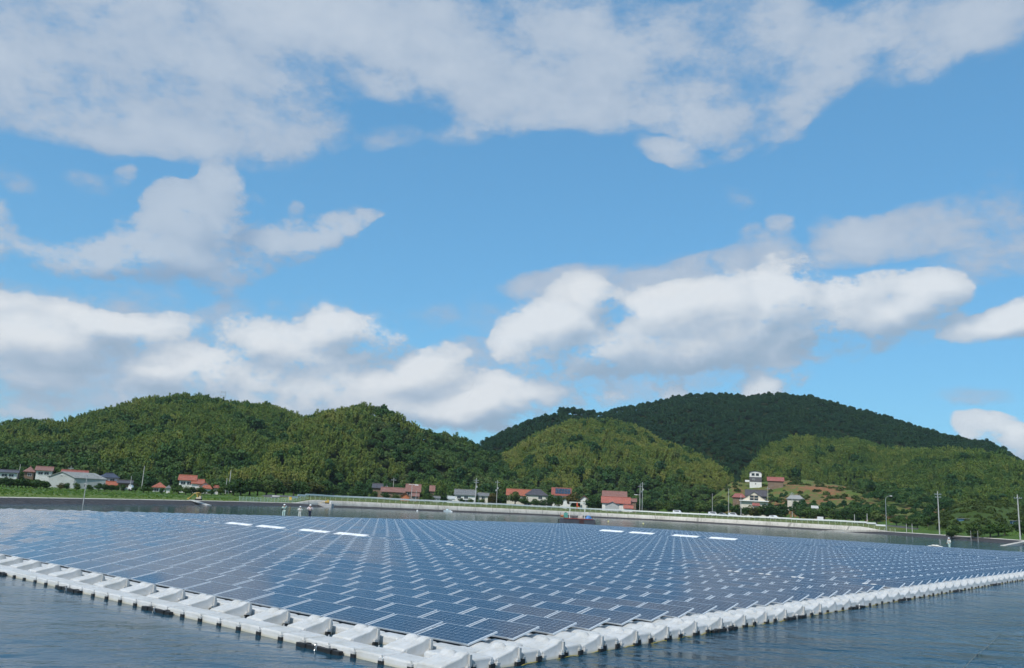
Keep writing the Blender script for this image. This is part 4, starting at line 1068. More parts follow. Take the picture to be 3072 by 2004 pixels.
# ------------------------------------------------------------------ poles, lamps, signs
def upole(px, py_top, Y, label, arms=1, r0=.16, lamp=None, cans=0, base_z=None, cat='utility pole', name='utility_pole', ins=True):
    if Y > 294 and px > 1000: Y = max(Y, minY(px, 14).y)
    p_ = on(px, Y, base_z); H = at(px, py_top, Y).z-p_.z
    e = empty(name, p_)
    b = MB(); b.tube([(0, 0, -.5), (0, 0, H*.5), (0, 0, H)], [r0, r0*.85, r0*.65], 8); b.build('pole', CONC, e)
    for k in range(arms):
        z = H-.9-k*.8; b = MB(); b.box((0, -.12, z), (2.0-.3*k, .12, .12))
        for x in (-.85, -.3, .45, .85):
            if ins: b.tube([(x*(1-.12*k), -.12, z+.05), (x*(1-.12*k), -.12, z+.3)], .06, 6)
        b.build('crossarm', STEEL, e)
    for k in range(cans):
        b = MB(); b.tube([(.35*(-1)**k, -.1, H-3.6-k*.9), (.35*(-1)**k, -.1, H-2.9-k*.9)], .26, 8); b.build('transformer', GW, e)
    if lamp == 'flat':
        b = MB(); b.box((.5, 0, H-.05), (3.4, .12, .12)); b.box((1.6, 0, H-.18), (1.2, .4, .22)); b.build('lamp_head', WHITE, e)
    if lamp == 'arm':
        b = MB(); b.box((-.9, 0, H*.62), (1.8, .1, .1)); b.box((-1.9, 0, H*.62), (1.3, .35, .25)); b.build('lamp_head', WHITE, e)
    tag(e, label, cat, 'poles around the pond'); return e
upole(247, 1424, 137, 'slim pale pole standing alone on the left grass bank', 0, .07)
upole(53, 1393, 285, 'pole behind the dark grey roof at far left', 0, .12)
upole(206, 1397, 300, 'short pole with crossbar above the red roof behind the warehouse', 1, .11)
upole(424, 1397, 268, 'tall grey pole in the green field left of the orange-roofed houses', 0, .14)
upole(389, 1428, 262, 'short pole right of the navy-roofed house', 0, .1)
upole(685, 1411, 275, 'white pole at the wood edge right of the orange-roofed houses', 0, .15)
upole(676, 1434, 274, 'short grey stub pole beside the white pole', 0, .14)
upole(941, 1452, 330, 'thin pole in brown bushes above the concrete barge', 0, .1)
upole(1177, 1433, 334, 'utility pole with crossarm right of the white gable', 1, .13)
upole(1233, 1453, 308, 'pole with long flat lamp bar in front of the brown house', 0, .12, 'flat', cat='lamp pole', name='lamp_pole')
upole(1247, 1470, 308, 'plain thin pole between brown house and open shed', 0, .1)
upole(1425, 1434, 330, 'tall utility pole with double crossarms beside the grey-roofed house', 2, .18, None, 1)
upole(1489, 1440, 352, 'utility pole with insulators between grey annex and orange roof', 1, .13, None, 2)
upole(1919, 1453, 378, 'left pole of the close pair right of the big red house', 1, .17, 'arm')
upole(1926, 1446, 380, 'right, taller pole of the close pair beside the big red house', 1, .18, None, 2)
upole(2137, 1480, 352, 'thin bare pole at the foot of the bamboo hill', 0, .1)
upole(2186, 1466, 350, 'thin pole left of the cream gable', 0, .12)
upole(2223, 1485, 338, 'plain pole standing in front of the cream gable', 0, .13)
upole(2304, 1459, 372, 'pole right behind the cream gable', 1, .12, ins=False)
upole(2377, 1476, 366, 'utility pole in front of the grey curved roof', 1, .13)
upole(2564, 1543, 300, 'short white post left of the curved street lamp', 0, .13)
upole(2602, 1541, 296, 'white stub post close left of the curved street lamp', 0, .15)
upole(2819, 1474, 247, 'tall utility pole between street lamp and right border', 2, .17)
upole(3061, 1484, 214, 'tall utility pole at the right border of the picture', 1, .17)
p_ = on(2660, 272); H = at(2660, 1487, 272).z-p_.z; e = empty('street_lamp', p_)
b = MB(); b.tube([(0, 0, -.4), (0, 0, H*.88)], [.12, .09], 8)
b.tube([(0, 0, H*.87), (.15, 0, H*.94), (.6, 0, H*.985), (1.6, 0, H)], .06, 6); b.build('pole', STEEL, e)
b = MB(); b.box((1.75, 0, H-.03), (.9, .3, .16), taper=.6); b.build('lamp_head', WHITE, e)
tag(e, 'street lamp with curved arm on the right bank', 'street lamp')
# boards
def board(px, py0, py1, wpx, Y, label, m_=WHITE, rot=0):
    if Y > 300: Y = minY(px, 7.5).y
    p_ = on(px, Y); a_, b2_ = at(px, py0, Y).z-p_.z, at(px, py1, Y).z-p_.z; W_ = wpx*Y/FPX
    e = empty('sign_board', p_, R(rot)); b = MB(); b.box((0, 0, (a_+b2_)/2), (W_, .08, a_-b2_)); b.build('panel', m_, e)
    b = MB()
    for x in (-W_*.4, W_*.4): b.box((x, .08, b2_/2), (.08, .08, max(.3, b2_)))
    b.build('leg', STEEL, e); tag(e, label, 'sign board')
board(2461, 1550, 1559, 18, 318, 'blank white board on the dam road right of the white sedan')
board(828, 1487, 1493, 22, 262, 'pale tapered board lying in grass above the mesh fence')
# lookout frame on the hill
p_ = on(664, 482); ze = at(664, 1190, 482).z; e = empty('lookout_frame', (p_.x, p_.y, p_.z)); H = at(664, 1174, 482).z-p_.z; z0 = ze-p_.z
b = MB()
for x in (-1.3, 1.3): b.box((x, 0, H/2), (.14, .14, H))
b.build('leg', STEEL, e); b = MB()
for z in (H, H-.7, z0+.8, z0+.3): b.box((0, .1, z), (3.1, .12, .16))
b.build('crossbar', STEEL, e); tag(e, 'small steel frame standing on top of the left hill', 'frame')

# ------------------------------------------------------------------ vehicles
CARGL = GLASS; TYRE = mat('tyre', (.02, .02, .02), .8, .2, 5); CARW = mat('car_white', (.75, .76, .77), .3, .03, 2); CARG = mat('car_grey', (.22, .24, .26), .3, .05, 2)
def car(px, Y, label, truck=False, rot=0, body=CARW, L_=4.3, boxy=False):
    p_ = on(px, Y)
    if Y > 300: p_ = minY(px, 10.5); p_.z = 2.87
    e = empty('car' if not truck else 'small_truck', p_, rot)
    if truck: prof_ = [(-L_/2, .35), (-L_/2, .95), (L_*.18, .95), (L_*.2, 1.75), (L_*.38, 1.78), (L_*.48, 1.0), (L_/2, .9), (L_/2, .35)]
    elif boxy: prof_ = [(-L_/2, .3), (-L_/2, .9), (-L_*.46, 1.65), (L_*.28, 1.7), (L_*.42, 1.05), (L_/2, .9), (L_/2, .3)]
    else: prof_ = [(-L_/2, .3), (-L_/2, .75), (-L_*.42, .92), (-L_*.27, 1.38), (-.05, 1.45), (L_*.15, 1.38), (L_*.3, .95), (L_*.47, .78), (L_/2, .6), (L_/2, .3)]
    n = len(prof_); hw_ = .8; b = MB()
    P = [(x, -hw_*(1 if z < 1 else .86), z) for x, z in prof_]+[(x, hw_*(1 if z < 1 else .86), z) for x, z in prof_]
    b.add(P, [tuple(range(n)), tuple(range(2*n-1, n-1, -1))]+[(i, n+i, n+(i+1) % n, (i+1) % n) for i in range(n)])
    b.build('body', body, e)
    b = MB()
    if truck: b.box((L_*.29, 0, 1.4), (L_*.12, 1.46, .42))
    elif boxy: b.box((-.2, 0, 1.3), (L_*.62, 1.52, .42))
    else: b.box((-.15, 0, 1.16), (L_*.36, 1.50, .32))
    b.build('window', CARGL, e)
    for x in (-L_*.3, L_*.3):
        for y in (-.72, .72):
            b = MB(); b.tube([(x, y-.1, .31), (x, y+.1, .31)], .31, 12); b.build('wheel', TYRE, e)
    tag(e, label, 'car' if not truck else 'truck', 'vehicles by the pond'); return e
def road_rot(px): s = arc_of(px); t = bank_pt(s+2)-bank_pt(s-2); return math.atan2(t[1], t[0])
car(2138, 345, 'white boxy car on the dam road, leftmost of three', rot=road_rot(2138)+.9, boxy=True, L_=3.4)
car(2168, 342, 'low grey car between the two white boxy cars', body=CARG, rot=road_rot(2168), L_=3.9)
car(2198, 338, 'white boxy car on the dam road, middle of three', rot=road_rot(2198)+.9, boxy=True, L_=3.4)
car(2321, 318, 'white sedan on the dam road', rot=road_rot(2321))
car(380, 256, 'white small truck parked in the field below the navy-roofed house', True, 0, L_=3.6)
car(2032, 352, 'white car roof just showing over the guard rail', rot=road_rot(2032), boxy=True, L_=3.4)
car(682, 290, 'small white boxy van at the field edge right of the orange roofs', boxy=True, L_=3.2)
# mini excavator on the left bank
YEL = mat('machine_yellow', (.50, .34, .08), .6, .2, 2)
p_ = on(595, 192, 1.0); e = empty('excavator', p_, R(0))
b = MB(); b.box((0, -.45, .22), (1.6, .3, .4)); b.box((0, .45, .22), (1.6, .3, .4)); b.build('track', TYRE, e)
b = MB(); b.box((.1, 0, .62), (1.3, 1.0, .4)); b.box((.5, 0, .95), (.5, .9, .4)); b.build('body', mat('machine_cream', (.6, .52, .38), .5, .12, 2), e)
b = MB(); b.tube([(-.3, 0, .8), (-.7, 0, 1.9), (-1.4, 0, 1.75)], .13, 6); b.tube([(-1.2, 0, 1.85), (-2.6, 0, .45)], .12, 6); b.box((-2.75, 0, .35), (.5, .5, .4)); b.tube([(.1, .1, 2.0), (-.9, .1, 2.05)], .1, 6); b.build('boom', YEL, e)
b = MB()
for x in (-.3, .3): b.box((x+.1, 0, 1.3), (.06, .8, 1.3))
b.box((.1, 0, 1.98), (.9, .9, .06)); b.build('canopy', YEL, e)
e.scale = (.8, .8, .8); tag(e, 'small yellow excavator with bent boom on the left bank', 'excavator')
b = MB(); P0 = along(arc_of(603), 2.2, .95); P1 = ong(627, 1516, .03)
dv = P1-P0; b.box((P0+P1)/2, (1.4, dv.length, .12), math.atan2(dv.y, dv.x)-math.pi/2, 0, math.asin(dv.z/dv.length))
o = b.build('gangplank', CONC); tag(o, 'pale plank sloping from the excavator down to the water', 'plank')
# concrete barge with machines below the mesh fence
c = ong(968, 1521, 0); e = empty('concrete_barge', c, R(-2)); wd = 51*c.y/FPX; hh = 11*c.y/FPX
b = MB(); b.box((0, 1.5, hh/2-.2), (wd, 3, hh+.2)); b.build('hull', mat('barge_grey', (.45, .44, .43), .8, .2, .8), e, bevel=.03)
b = MB()
for x in (-wd/2+.15, wd/2-.15): b.box((x, .1, hh+.2), (.22, .22, .7))
b.box((0, .02, hh*.55), (wd+.1, .1, .10)); b.build('fender', CONC, e)
tag(e, 'pale concrete barge moored against the bank left of the dam', 'barge')
def on_barge(x, y): return Matrix.Rotation(R(-2), 3, 'Z') @ Vector((x, y, hh-.1)) + c
e = empty('generator', on_barge(-wd/2+.9, 1.2)); b = MB(); b.box((0, 0, .5), (.75, .7, 1.0)); b.build('casing', GW, e); b = MB(); b.box((0, -.37, .6), (.5, .04, .5)); b.build('grille', DW, e)
tag(e, 'grey box generator on the left end of the concrete barge', 'generator')
e = empty('loader', on_barge(.9, 1.4)); b = MB(); b.box((0, 0, .55), (1.2, .9, .5)); b.box((.25, 0, .95), (.6, .8, .45), taper=.8); b.build('body', YEL, e)
b = MB(); b.tube([(-.4, 0, .7), (-1.3, 0, .55), (-1.7, 0, .2)], .1, 6); b.box((-1.8, 0, .2), (.35, .8, .35)); b.build('boom', mat('machine_cream', (.6, .52, .38), .5, .12, 2), e)
for y in (-.4, .4):
    b = MB(); b.box((0, y, .18), (1.2, .22, .34)); b.build('track', TYRE, e)
tag(e, 'yellow tracked loader on the concrete barge', 'loader')
e = empty('cabinet', on_barge(wd/2-.5, 1.1)); b = MB(); b.box((0, 0, .4), (.7, .6, .8)); b.build('casing', WHITE, e); b = MB(); b.box((0, -.32, .4), (.04, .03, .7)); b.build('handle', STEEL, e)
tag(e, 'white cabinet on the right end of the concrete barge', 'cabinet')
p_ = along(arc_of(912), 4.6, 1.6); e = empty('yellow_box', p_); b = MB(); b.box((0, 0, .45), (.7, .5, .9)); b.build('casing', mat('safety_yellow', (.75, .45, .05), .5, .1, 2), e); b = MB(); b.box((0, 0, .94), (.8, .6, .08)); b.build('lid', YEL, e)
tag(e, 'orange-yellow box on the bank above the mesh fence', 'box')

# ------------------------------------------------------------------ work platform with gantry
c = ong(1731, 1571.5, 0); kx = c.y/FPX; e = empty('work_platform', c, R(-2))
def X_(px): return (px-1731)*kx
def Z_(py): return (1571.5-py)*kx
b = MB(); b.box((X_(1733), 2, .38), (X_(1785)-X_(1683), 4, Z_(1559)+.35)); b.build('hull', mat('hull_dark', (.055, .06, .075), .6, .3, 1), e, bevel=.03)
b = MB(); b.box((X_(1744), -.03, .42), (X_(1751)-X_(1737), .08, Z_(1560))); b.build('hatch', mat('hatch_dark', (.05, .015, .012), .7, .3, 1), e)
b = MB(); b.box((X_(1735), 1.95, Z_(1557)), (X_(1778)-X_(1693), 4.1, .14)); b.build('deck', mat('deck_red', (.28, .06, .05), .7, .25, 2), e)
b = MB()
for x in (1709, 1753): b.box((X_(x), .8, (Z_(1511)+Z_(1556))/2), (.15, .15, Z_(1511)-Z_(1556)))
b.box((X_(1731), .8, Z_(1510)), (X_(1755)-X_(1707), .17, .2))
for x, s in ((1709, 1), (1753, -1)): b.tube([(X_(x), .8, Z_(1518)), (X_(x)+s*.4, .8, Z_(1512))], .05, 5)
b.build('gantry', mat('gantry_white', (.66, .68, .62), .5, .08, 2), e)
b = MB(); b.box((X_(1730), .75, Z_(1515)), (.28, .25, .75)); b.tube([(X_(1730), .75, Z_(1519)), (X_(1730), .75, Z_(1531))], [.12, .05], 6); b.box((X_(1733), .7, Z_(1521)), (.5, .16, .2)); b.build('hoist', mat('hoist_orange', (.62, .12, .06), .5, .15, 3), e)
b = MB()
for py in (1538, 1545): b.tube([(X_(1710), .1, Z_(py)), (X_(1780), .1, Z_(py+1))], .025, 5)
for x in (1682, 1713, 1725, 1738, 1751, 1766, 1780): b.tube([(X_(x), .1, Z_(1556)), (X_(x), .1, Z_(1537))], .03, 5)
b.build('handrail', STEEL, e)
for x in (1677, 1783):
    b = MB(); b.box((X_(x), .2, .35), (.38, .5, .55), taper=.6); b.ball((X_(x), .15, .75), .16); b.build('fender', DARK, e)
tag(e, 'dark work barge with white gantry frame behind the array', 'work barge')
def deck(px, y): return Matrix.Rotation(R(-2), 3, 'Z') @ Vector((X_(px), y, Z_(1557)+.08)) + c
e = empty('water_tank', deck(1698, 1.2)); b = MB(); b.box((0, 0, .55), (.85, .8, 1.1), taper=.95); b.build('tank', mat('tank_green', (.09, .32, .27), .5, .1, 2), e, bevel=.06); b = MB(); b.tube([(0, 0, 1.1), (0, 0, 1.2)], .2, 10); b.build('lid', DARK, e)
tag(e, 'turquoise box tank on the left of the work barge', 'tank')
e = empty('tarpaulin', deck(1765, 1.0)); b = MB(); rr = random.Random(4); nn = 10; P = []
for j in range(nn+1):
    for i in range(nn+1):
        x, y = i/nn*2-1, j/nn*2-1; z = .75*(1-abs(x)**2.2)*(1-abs(y)**2.4)+.06*rr.uniform(-1, 1); P.append((x*.72, y*.55, max(0.02, z)))
b.add(P, [(j*(nn+1)+i, j*(nn+1)+i+1, (j+1)*(nn+1)+i+1, (j+1)*(nn+1)+i) for j in range(nn) for i in range(nn)])
b.build('sheet', mat('tarp_blue', (.05, .20, .50), .5, .2, 3), e, smooth=True); tag(e, 'bright blue tarpaulin over a heap on the work barge', 'tarpaulin')
e = empty('winch', deck(1686, .4)); b = MB(); b.tube([(-.3, 0, .35), (.3, 0, .35)], .28, 10); b.build('drum', mat('rust_orange', (.40, .15, .06), .7, .3, 4), e); b = MB()
for x in (-.36, .36): b.box((x, 0, .25), (.07, .7, .6))
b.tube([(-.4, .2, 0), (-.3, .2, 1.2)], .035, 5); b.build('frame', mat('rust_brown', (.22, .13, .08), .8, .3, 4), e); tag(e, 'rusty orange winch at the left end of the work barge', 'winch')
e = empty('crate', deck(1722, 1.4)); b = MB(); b.box((0, 0, .28), (1.3, .9, .55)); b.build('box', DW, e); b = MB(); b.box((0, 0, .58), (1.35, .95, .05)); b.build('lid', GW, e); tag(e, 'dark low crate under the gantry of the work barge', 'crate')
e = empty('crate', deck(1741, 1.4)); b = MB(); b.box((0, 0, .3), (.9, .9, .6)); b.build('box', CW, e); b = MB(); b.box((0, 0, .63), (.95, .95, .05)); b.build('lid', WHITE, e); tag(e, 'cream crate under the gantry of the work barge', 'crate')
# little boat and buoys
c = ong(1343, 1535.5, 0); e = empty('small_boat', c, R(-25)); b = MB(); P = []
for j, x in enumerate(np.linspace(-1.4, 1.3, 9)):
    hw_ = .55*(1-max(0, (x-.2)/1.1)**2) if x > .2 else .55; hw_ = max(hw_, .04)
    P += [(x, -hw_, .48+.12*max(0, x)), (x, -hw_*.7, 0), (x, hw_*.7, 0), (x, hw_, .48+.12*max(0, x))]
b.add(P, [(j*4+k, (j+1)*4+k, (j+1)*4+(k+1) % 4, j*4+(k+1) % 4) for j in range(8) for k in range(4)]+[(3, 2, 1, 0), (32, 33, 34, 35)]); b.build('hull', mat('boat_white', (.70, .78, .80), .4, .06, 2), e)
b = MB(); b.box((-.2, 0, .75), (.7, .6, .45), taper=.7); b.build('cover', mat('boat_cover', (.55, .68, .72), .5, .1, 2), e)
b = MB(); b.box((-1.5, 0, .45), (.2, .22, .6)); b.build('outboard_motor', DARK, e)
tag(e, 'small white boat on the water before the dam wall', 'boat')
for px, py, l_, m__ in ((1825, 1566, 'pale yellow buoy just right of the work barge', 'buoy_yellow'), (1930, 1572.5, 'pale yellow buoy farther right of the work barge', 'buoy_yellow'), (1252, 1534, 'small white buoy left of the small boat', 'buoy_white'), (1363-8, 1537, 'white round float beside the small boat', 'buoy_white')):
    e = empty('buoy', ong(px, py, 0)); b = MB(); b.ball((0, 0, .15), .24 if px > 1400 else .3, n=10); b.build('ball', mat(m__, (.72, .66, .30) if 'yellow' in m__ else (.78, .78, .76), .5, .05, 2), e); b = MB(); b.tube([(0, 0, .35), (0, 0, .5)], .03, 5); b.build('ring', DARK, e)
    tag(e, l_, 'buoy', 'buoys on the pond')
# boat ramp and flat rocks at the right corner
s0 = arc_of(2560)
b = MB(); A0 = ong(2466, 1591, .04); A1 = along(arc_of(2625), 3.2, 1.35); dv = A1-A0; nrm = Vector((dv.y, -dv.x, 0)).normalized()*-2.2
b.add([A0, A1, A1+nrm*1.2, A0+nrm*.5, A0+Vector((0, 0, -.4)), A1+Vector((0, 0, -.9)), A1+nrm*1.2+Vector((0, 0, -.9)), A0+nrm*.5+Vector((0, 0, -.4))], [(3, 2, 1, 0), (4, 5, 6, 7), (0, 1, 5, 4), (1, 2, 6, 5), (2, 3, 7, 6), (3, 0, 4, 7)])
o = b.build('boat_ramp', CONCW); tag(o, 'pale concrete boat ramp sloping into the water at the right corner of the pond', 'boat ramp')
e = empty('ramp_post', ong(2548, 1596, .0)); b = MB(); b.box((-.3, 0, .35), (.16, .16, .8)); b.box((.3, 0, .35), (.16, .16, .8)); b.build('leg', CONCW, e); b = MB(); b.box((0, 0, .7), (.9, .2, .14)); b.build('crossbar', CONCW, e)
tag(e, 'little pale two-legged stand at the foot of the boat ramp', 'post')
b = MB(); A0 = ong(3000, 1636, .05); A1 = along(arc_of(3044), 3.0, 1.0); dv = A1-A0; nrm = Vector((dv.y, -dv.x, 0)).normalized()*1.0
b.add([A0, A1, A1+nrm, A0+nrm]+[p_+Vector((0, 0, -.5)) for p_ in (A0, A1, A1+nrm, A0+nrm)], [(0, 1, 2, 3), (7, 6, 5, 4), (0, 4, 5, 1), (1, 5, 6, 2), (2, 6, 7, 3), (3, 7, 4, 0)])
o = b.build('boat_ramp', CONCW); tag(o, 'narrow pale concrete steps into the water near the right border', 'ramp')
# blue covers on the right bank
for px, py0, py1, wpx, Y, l_ in ((2887, 1556, 1575, 28, 268, 'blue sheeted stall between trees on the right bank'), (3046, 1563, 1572, 24, 262, 'low blue tarpaulin shelter by the right border pole')):
    p_ = on(px, Y); e = empty('stall', p_); H0 = at(px, py0, Y).z-p_.z; H1 = at(px, py1, Y).z-p_.z; W_ = wpx*Y/FPX
    b = MB(); b.box((0, 0, (H0+H1)/2), (W_, 1.2, H0-H1), taper=.96); b.build('tarpaulin', mat('stall_blue', (.09, .20, .33), .6, .3, 1.5), e)
    b = MB(); b.box((0, -.1, H0+.06), (W_*1.25, 1.6, .08)); b.build('roof', GW, e)
    for x in (-W_*.5, W_*.5):
        b = MB(); b.box((x, -.65, H0/2), (.07, .07, H0)); b.build('leg', STEEL, e)
    tag(e, l_, 'stall')
for k, (px, Y) in enumerate(((2720, 262), (2737, 260))):
    upole(px, 1571, Y, 'short white marker post on the right bank, '+('left' if k == 0 else 'right')+' one of two', 0, .1, cat='marker post', name='marker_post')
for k, (px, Y) in enumerate(((2914, 224), (2935, 222))):
    upole(px, 1592, Y, 'thin marker post below the blue stall, '+('left' if k == 0 else 'right')+' one of two', 0, .06, cat='marker post', name='marker_post')

# ------------------------------------------------------------------ people
SKIN = mat('skin', (.42, .25, .17), .6, .05, 5)
def skin_mesh(name, joints, edges, parent, mt, sub=1, root=0):
    me = bpy.data.meshes.new(name); me.from_pydata([j[0] for j in joints], edges, []); me.materials.append(mt)
    o = bpy.data.objects.new(name, me); COL.objects.link(o); o.parent = parent
    s = o.modifiers.new('skin', 'SKIN'); s.use_smooth_shade = True
    for i, j in enumerate(joints):
        r_ = j[1]; me.skin_vertices[0].data[i].radius = (r_, r_)
    me.skin_vertices[0].data[root].use_root = True
    if sub:
        q = o.modifiers.new('subsurf', 'SUBSURF'); q.levels = sub; q.render_levels = sub
    return o
def person(loc, rz, H, label, pose, jacket, trousers, helmet):
    """pose: dict with hand/elbow positions, feet; metres for a 1.7 m body"""
    e = empty('person', loc, rz); k = H/1.7
    def P(x, y, z): return (x*k, y*k, z*k)
    fl, fr = pose.get('feet', ((-.11, 0, .07), (.11, 0, .07))); kl, kr = pose.get('knees', ((-.11, -.03, .48), (.11, -.03, .48)))
    el_, er = pose['elbows']; hl, hr = pose['hands']; tilt = pose.get('lean', 0)
    J = [(P(0, 0, .92), .13), (P(0, -.01+tilt*.5, 1.12), .12), (P(0, tilt, 1.36), .13), (P(0, tilt, 1.47), .055), (P(0, tilt-.01, 1.56), .085), (P(0, tilt-.01, 1.65), .08),
         (P(-.10, 0, .86), .09), (P(*kl), .062), (P(*fl), .042), (P(fl[0], fl[1]-.15, .03), .035),
         (P(.10, 0, .86), .09), (P(*kr), .062), (P(*fr), .042), (P(fr[0], fr[1]-.15, .03), .035),
         (P(-.19, tilt, 1.39), .06), (P(*el_), .043), (P(*hl), .03), (P(.19, tilt, 1.39), .06), (P(*er), .043), (P(*hr), .03)]
    J = [(a_, r_*k) for a_, r_ in J]
    E_ = [(0, 1), (1, 2), (2, 3), (3, 4), (4, 5), (0, 6), (6, 7), (7, 8), (8, 9), (0, 10), (10, 11), (11, 12), (12, 13), (2, 14), (14, 15), (15, 16), (2, 17), (17, 18), (18, 19)]
    # hands: palm and five fingers each, rooted at the wrist
    for w_, el, sx in ((16, 15, -1), (19, 18, 1)):
        wv = Vector(J[w_][0]); d = (wv-Vector(J[el][0])).normalized(); s_ = d.cross(Vector((0, 1, 0)))
        s_ = s_.normalized() if s_.length > .1 else Vector((1, 0, 0))
        pi = len(J); J.append((tuple(wv+d*.06*k), .026*k)); E_.append((w_, pi))
        for q in range(4):
            f0 = len(J); off_ = s_*(q-1.5)*.02*k; ln = (.055, .065, .06, .048)[q]*k
            J.append((tuple(wv+d*.095*k+off_), .010*k)); J.append((tuple(wv+d*(.095*k+ln)+off_+Vector((0, -.02*k, 0))), .008*k)); E_ += [(pi, f0), (f0, f0+1)]
        f0 = len(J); J.append((tuple(wv+d*.05*k-s_*.045*k), .011*k)); J.append((tuple(wv+d*.085*k-s_*.06*k), .009*k)); E_ += [(pi, f0), (f0, f0+1)]
    skin_mesh('body', J, E_, e, SKIN)
    g_ = .022
    idx_ = [0, 1, 2, 14, 15, 17, 18]; mp_ = {a_: i for i, a_ in enumerate(idx_)}
    JJ = [(J[a_][0], J[a_][1]+g_) for a_ in idx_]+[(tuple(Vector(J[15][0]).lerp(Vector(J[16][0]), .8)), .055*k), (tuple(Vector(J[18][0]).lerp(Vector(J[19][0]), .8)), .055*k)]
    skin_mesh('jacket', JJ, [(0, 1), (1, 2), (2, 3), (3, 4), (2, 5), (5, 6), (4, 7), (6, 8)], e, jacket)
    idx_ = [0, 6, 7, 8, 10, 11, 12]
    JJ = [(J[a_][0], J[a_][1]+g_+.005) for a_ in idx_]
    skin_mesh('trousers', JJ, [(0, 1), (1, 2), (2, 3), (0, 4), (4, 5), (5, 6)], e, trousers)
    hc = Vector(P(0, tilt-.01, 1.64)); b = MB(); P_ = []; n = 14
    for i in range(6):
        t = math.pi/2*i/5
        for q in range(n):
            a_ = 2*math.pi*q/n; P_.append((hc.x+.135*k*math.cos(a_)*math.cos(t), hc.y+.155*k*math.sin(a_)*math.cos(t), hc.z+.13*k*math.sin(t)))
    F_ = [(i*n+q, i*n+(q+1) % n, (i+1)*n+(q+1) % n, (i+1)*n+q) for i in range(5) for q in range(n)]
    b.add(P_, F_); b.tube([hc+Vector((math.cos(2*math.pi*q/n)*.15*k, math.sin(2*math.pi*q/n)*.175*k, -.005)) for q in range(n+1)], .012*k, 5)
    b.build('helmet', helmet, e, smooth=True)
    b = MB(); b.ball((hc.x-.035*k, hc.y-.095*k, hc.z-.045*k), .014*k); b.ball((hc.x+.035*k, hc.y-.095*k, hc.z-.045*k), .014*k)
    b.build('eye', DARK, e)
    b = MB(); b.ball((hc.x, hc.y-.105*k, hc.z-.075*k), .018*k); b.build('nose', SKIN, e)
    b = MB(); b.box((hc.x, hc.y-.092*k, hc.z-.115*k), (.05*k, .01*k, .01*k)); b.build('mouth', mat('lips', (.3, .12, .1), .6, .05, 5), e)
    for x in (-1, 1):
        b = MB(); b.ball((hc.x+x*.09*k, hc.y+.01*k, hc.z-.07*k), .022*k); b.build('ear', SKIN, e)
    for f_ in (fl, fr):
        b = MB(); b.box(P(f_[0], f_[1]-.07, .045), (.10*k, .28*k, .09*k), taper=.8); b.build('boot', DARK, e, bevel=.01)
    tag(e, label, 'person'); return e
PALE = mat('work_green', (.50, .66, .60), .85, .08, 4); PALE2 = mat('work_white', (.66, .68, .63), .85, .08, 4); NAVY = mat('navy_cloth', (.02, .03, .06), .85, .2, 4); PINK = mat('pinkish_shirt', (.72, .62, .62), .85, .1, 4); HELM = mat('helmet_white', (.82, .83, .84), .3, .03, 2)
def edge_v(px, u, z=.2):
    lo, hi = 0, VEND
    for _ in range(40):
        m_ = (lo+hi)/2
        if proj(uv3(u, m_, z))[0] < px: lo = m_
        else: hi = m_
    return (lo+hi)/2
UE = UEND-.75
def stand(px, py_top, label, pose, *a, rz=.35):
    v_ = edge_v(px, UE); p_ = uv3(UE, v_, .17); H = (at(px, py_top, p_.y).z-p_.z)*1.0
    return person(p_, rz, H, label, pose, *a)
pA = dict(elbows=((-.30, -.14, 1.22), (.36, -.05, 1.42)), hands=((-.10, -.30, 1.42), (.14, -.20, 1.58)))
pB = dict(elbows=((-.36, .0, 1.16), (.37, -.02, 1.18)), hands=((-.12, -.26, 1.20), (.14, -.26, 1.14)), lean=-.05, feet=((-.13, .05, .07), (.13, -.05, .07)))
pC = dict(elbows=((-.40, .04, 1.18), (.40, .04, 1.18)), hands=((-.15, -.2, 1.15), (.15, -.2, 1.15)), feet=((-.06, 0, .07), (.07, -.03, .07)), knees=((-.07, -.02, .48), (.08, -.03, .48)))
a_ = stand(850, 1513.5, 'person in pale green overalls and white helmet raising hands to the face', pA, PALE, PALE, HELM)
b = MB(); b.box((-.22, .06, .98), (.16, .2, .3)); b.tube([(-.2, -.1, 1.05), (0, -.17, 1.3), (.15, -.02, 1.42)], .02, 5); b.build('shoulder_bag', DARK, a_)
stand(898, 1519.5, 'person in off-white overalls and white helmet, middle of three on the far edge', pB, PALE2, PALE2, HELM)
stand(928, 1514.5, 'person in pinkish white shirt, navy trousers and white helmet, arms akimbo', pC, PINK, NAVY, HELM)
# walker on the far right edge
lo, hi = -80, 0
for _ in range(40):
    m_ = (lo+hi)/2
    if proj(uv3(m_, VEND+.7, .2))[0] < 2849: lo = m_
    else: hi = m_
p_ = uv3(lo, VEND+.7, .17); H = at(2849, 1614, p_.y).z-p_.z
pD = dict(elbows=((-.30, .02, 1.12), (.28, -.10, 1.12)), hands=((-.30, -.12, .88), (.22, -.28, .95)), lean=-.10, feet=((-.10, .20, .08), (.12, -.16, .07)), knees=((-.10, .02, .48), (.11, -.14, .48)))
person(p_, -1.0, H, 'person in pale work clothes and white helmet walking on the far right edge', pD, PALE2, PALE, HELM)
q_ = uv3(lo-1.9, VEND+.6, .2); e = empty('sandbag_heap', q_, TH); rr = random.Random(2)
for k in range(4):
    b = MB(); x_ = -.7+.5*k; b.ball((0, 0, 0), .34, n=12, sz=.45); o = b.build('bag', mat('sack_white', (.66, .64, .58), .9, .1, 3), e, smooth=True); o.location = (x_, rr.uniform(-.1, .1), .18+.14*(k in (1, 2)))
tag(e, 'pale sacks lying at the feet of the walking person', 'sacks')

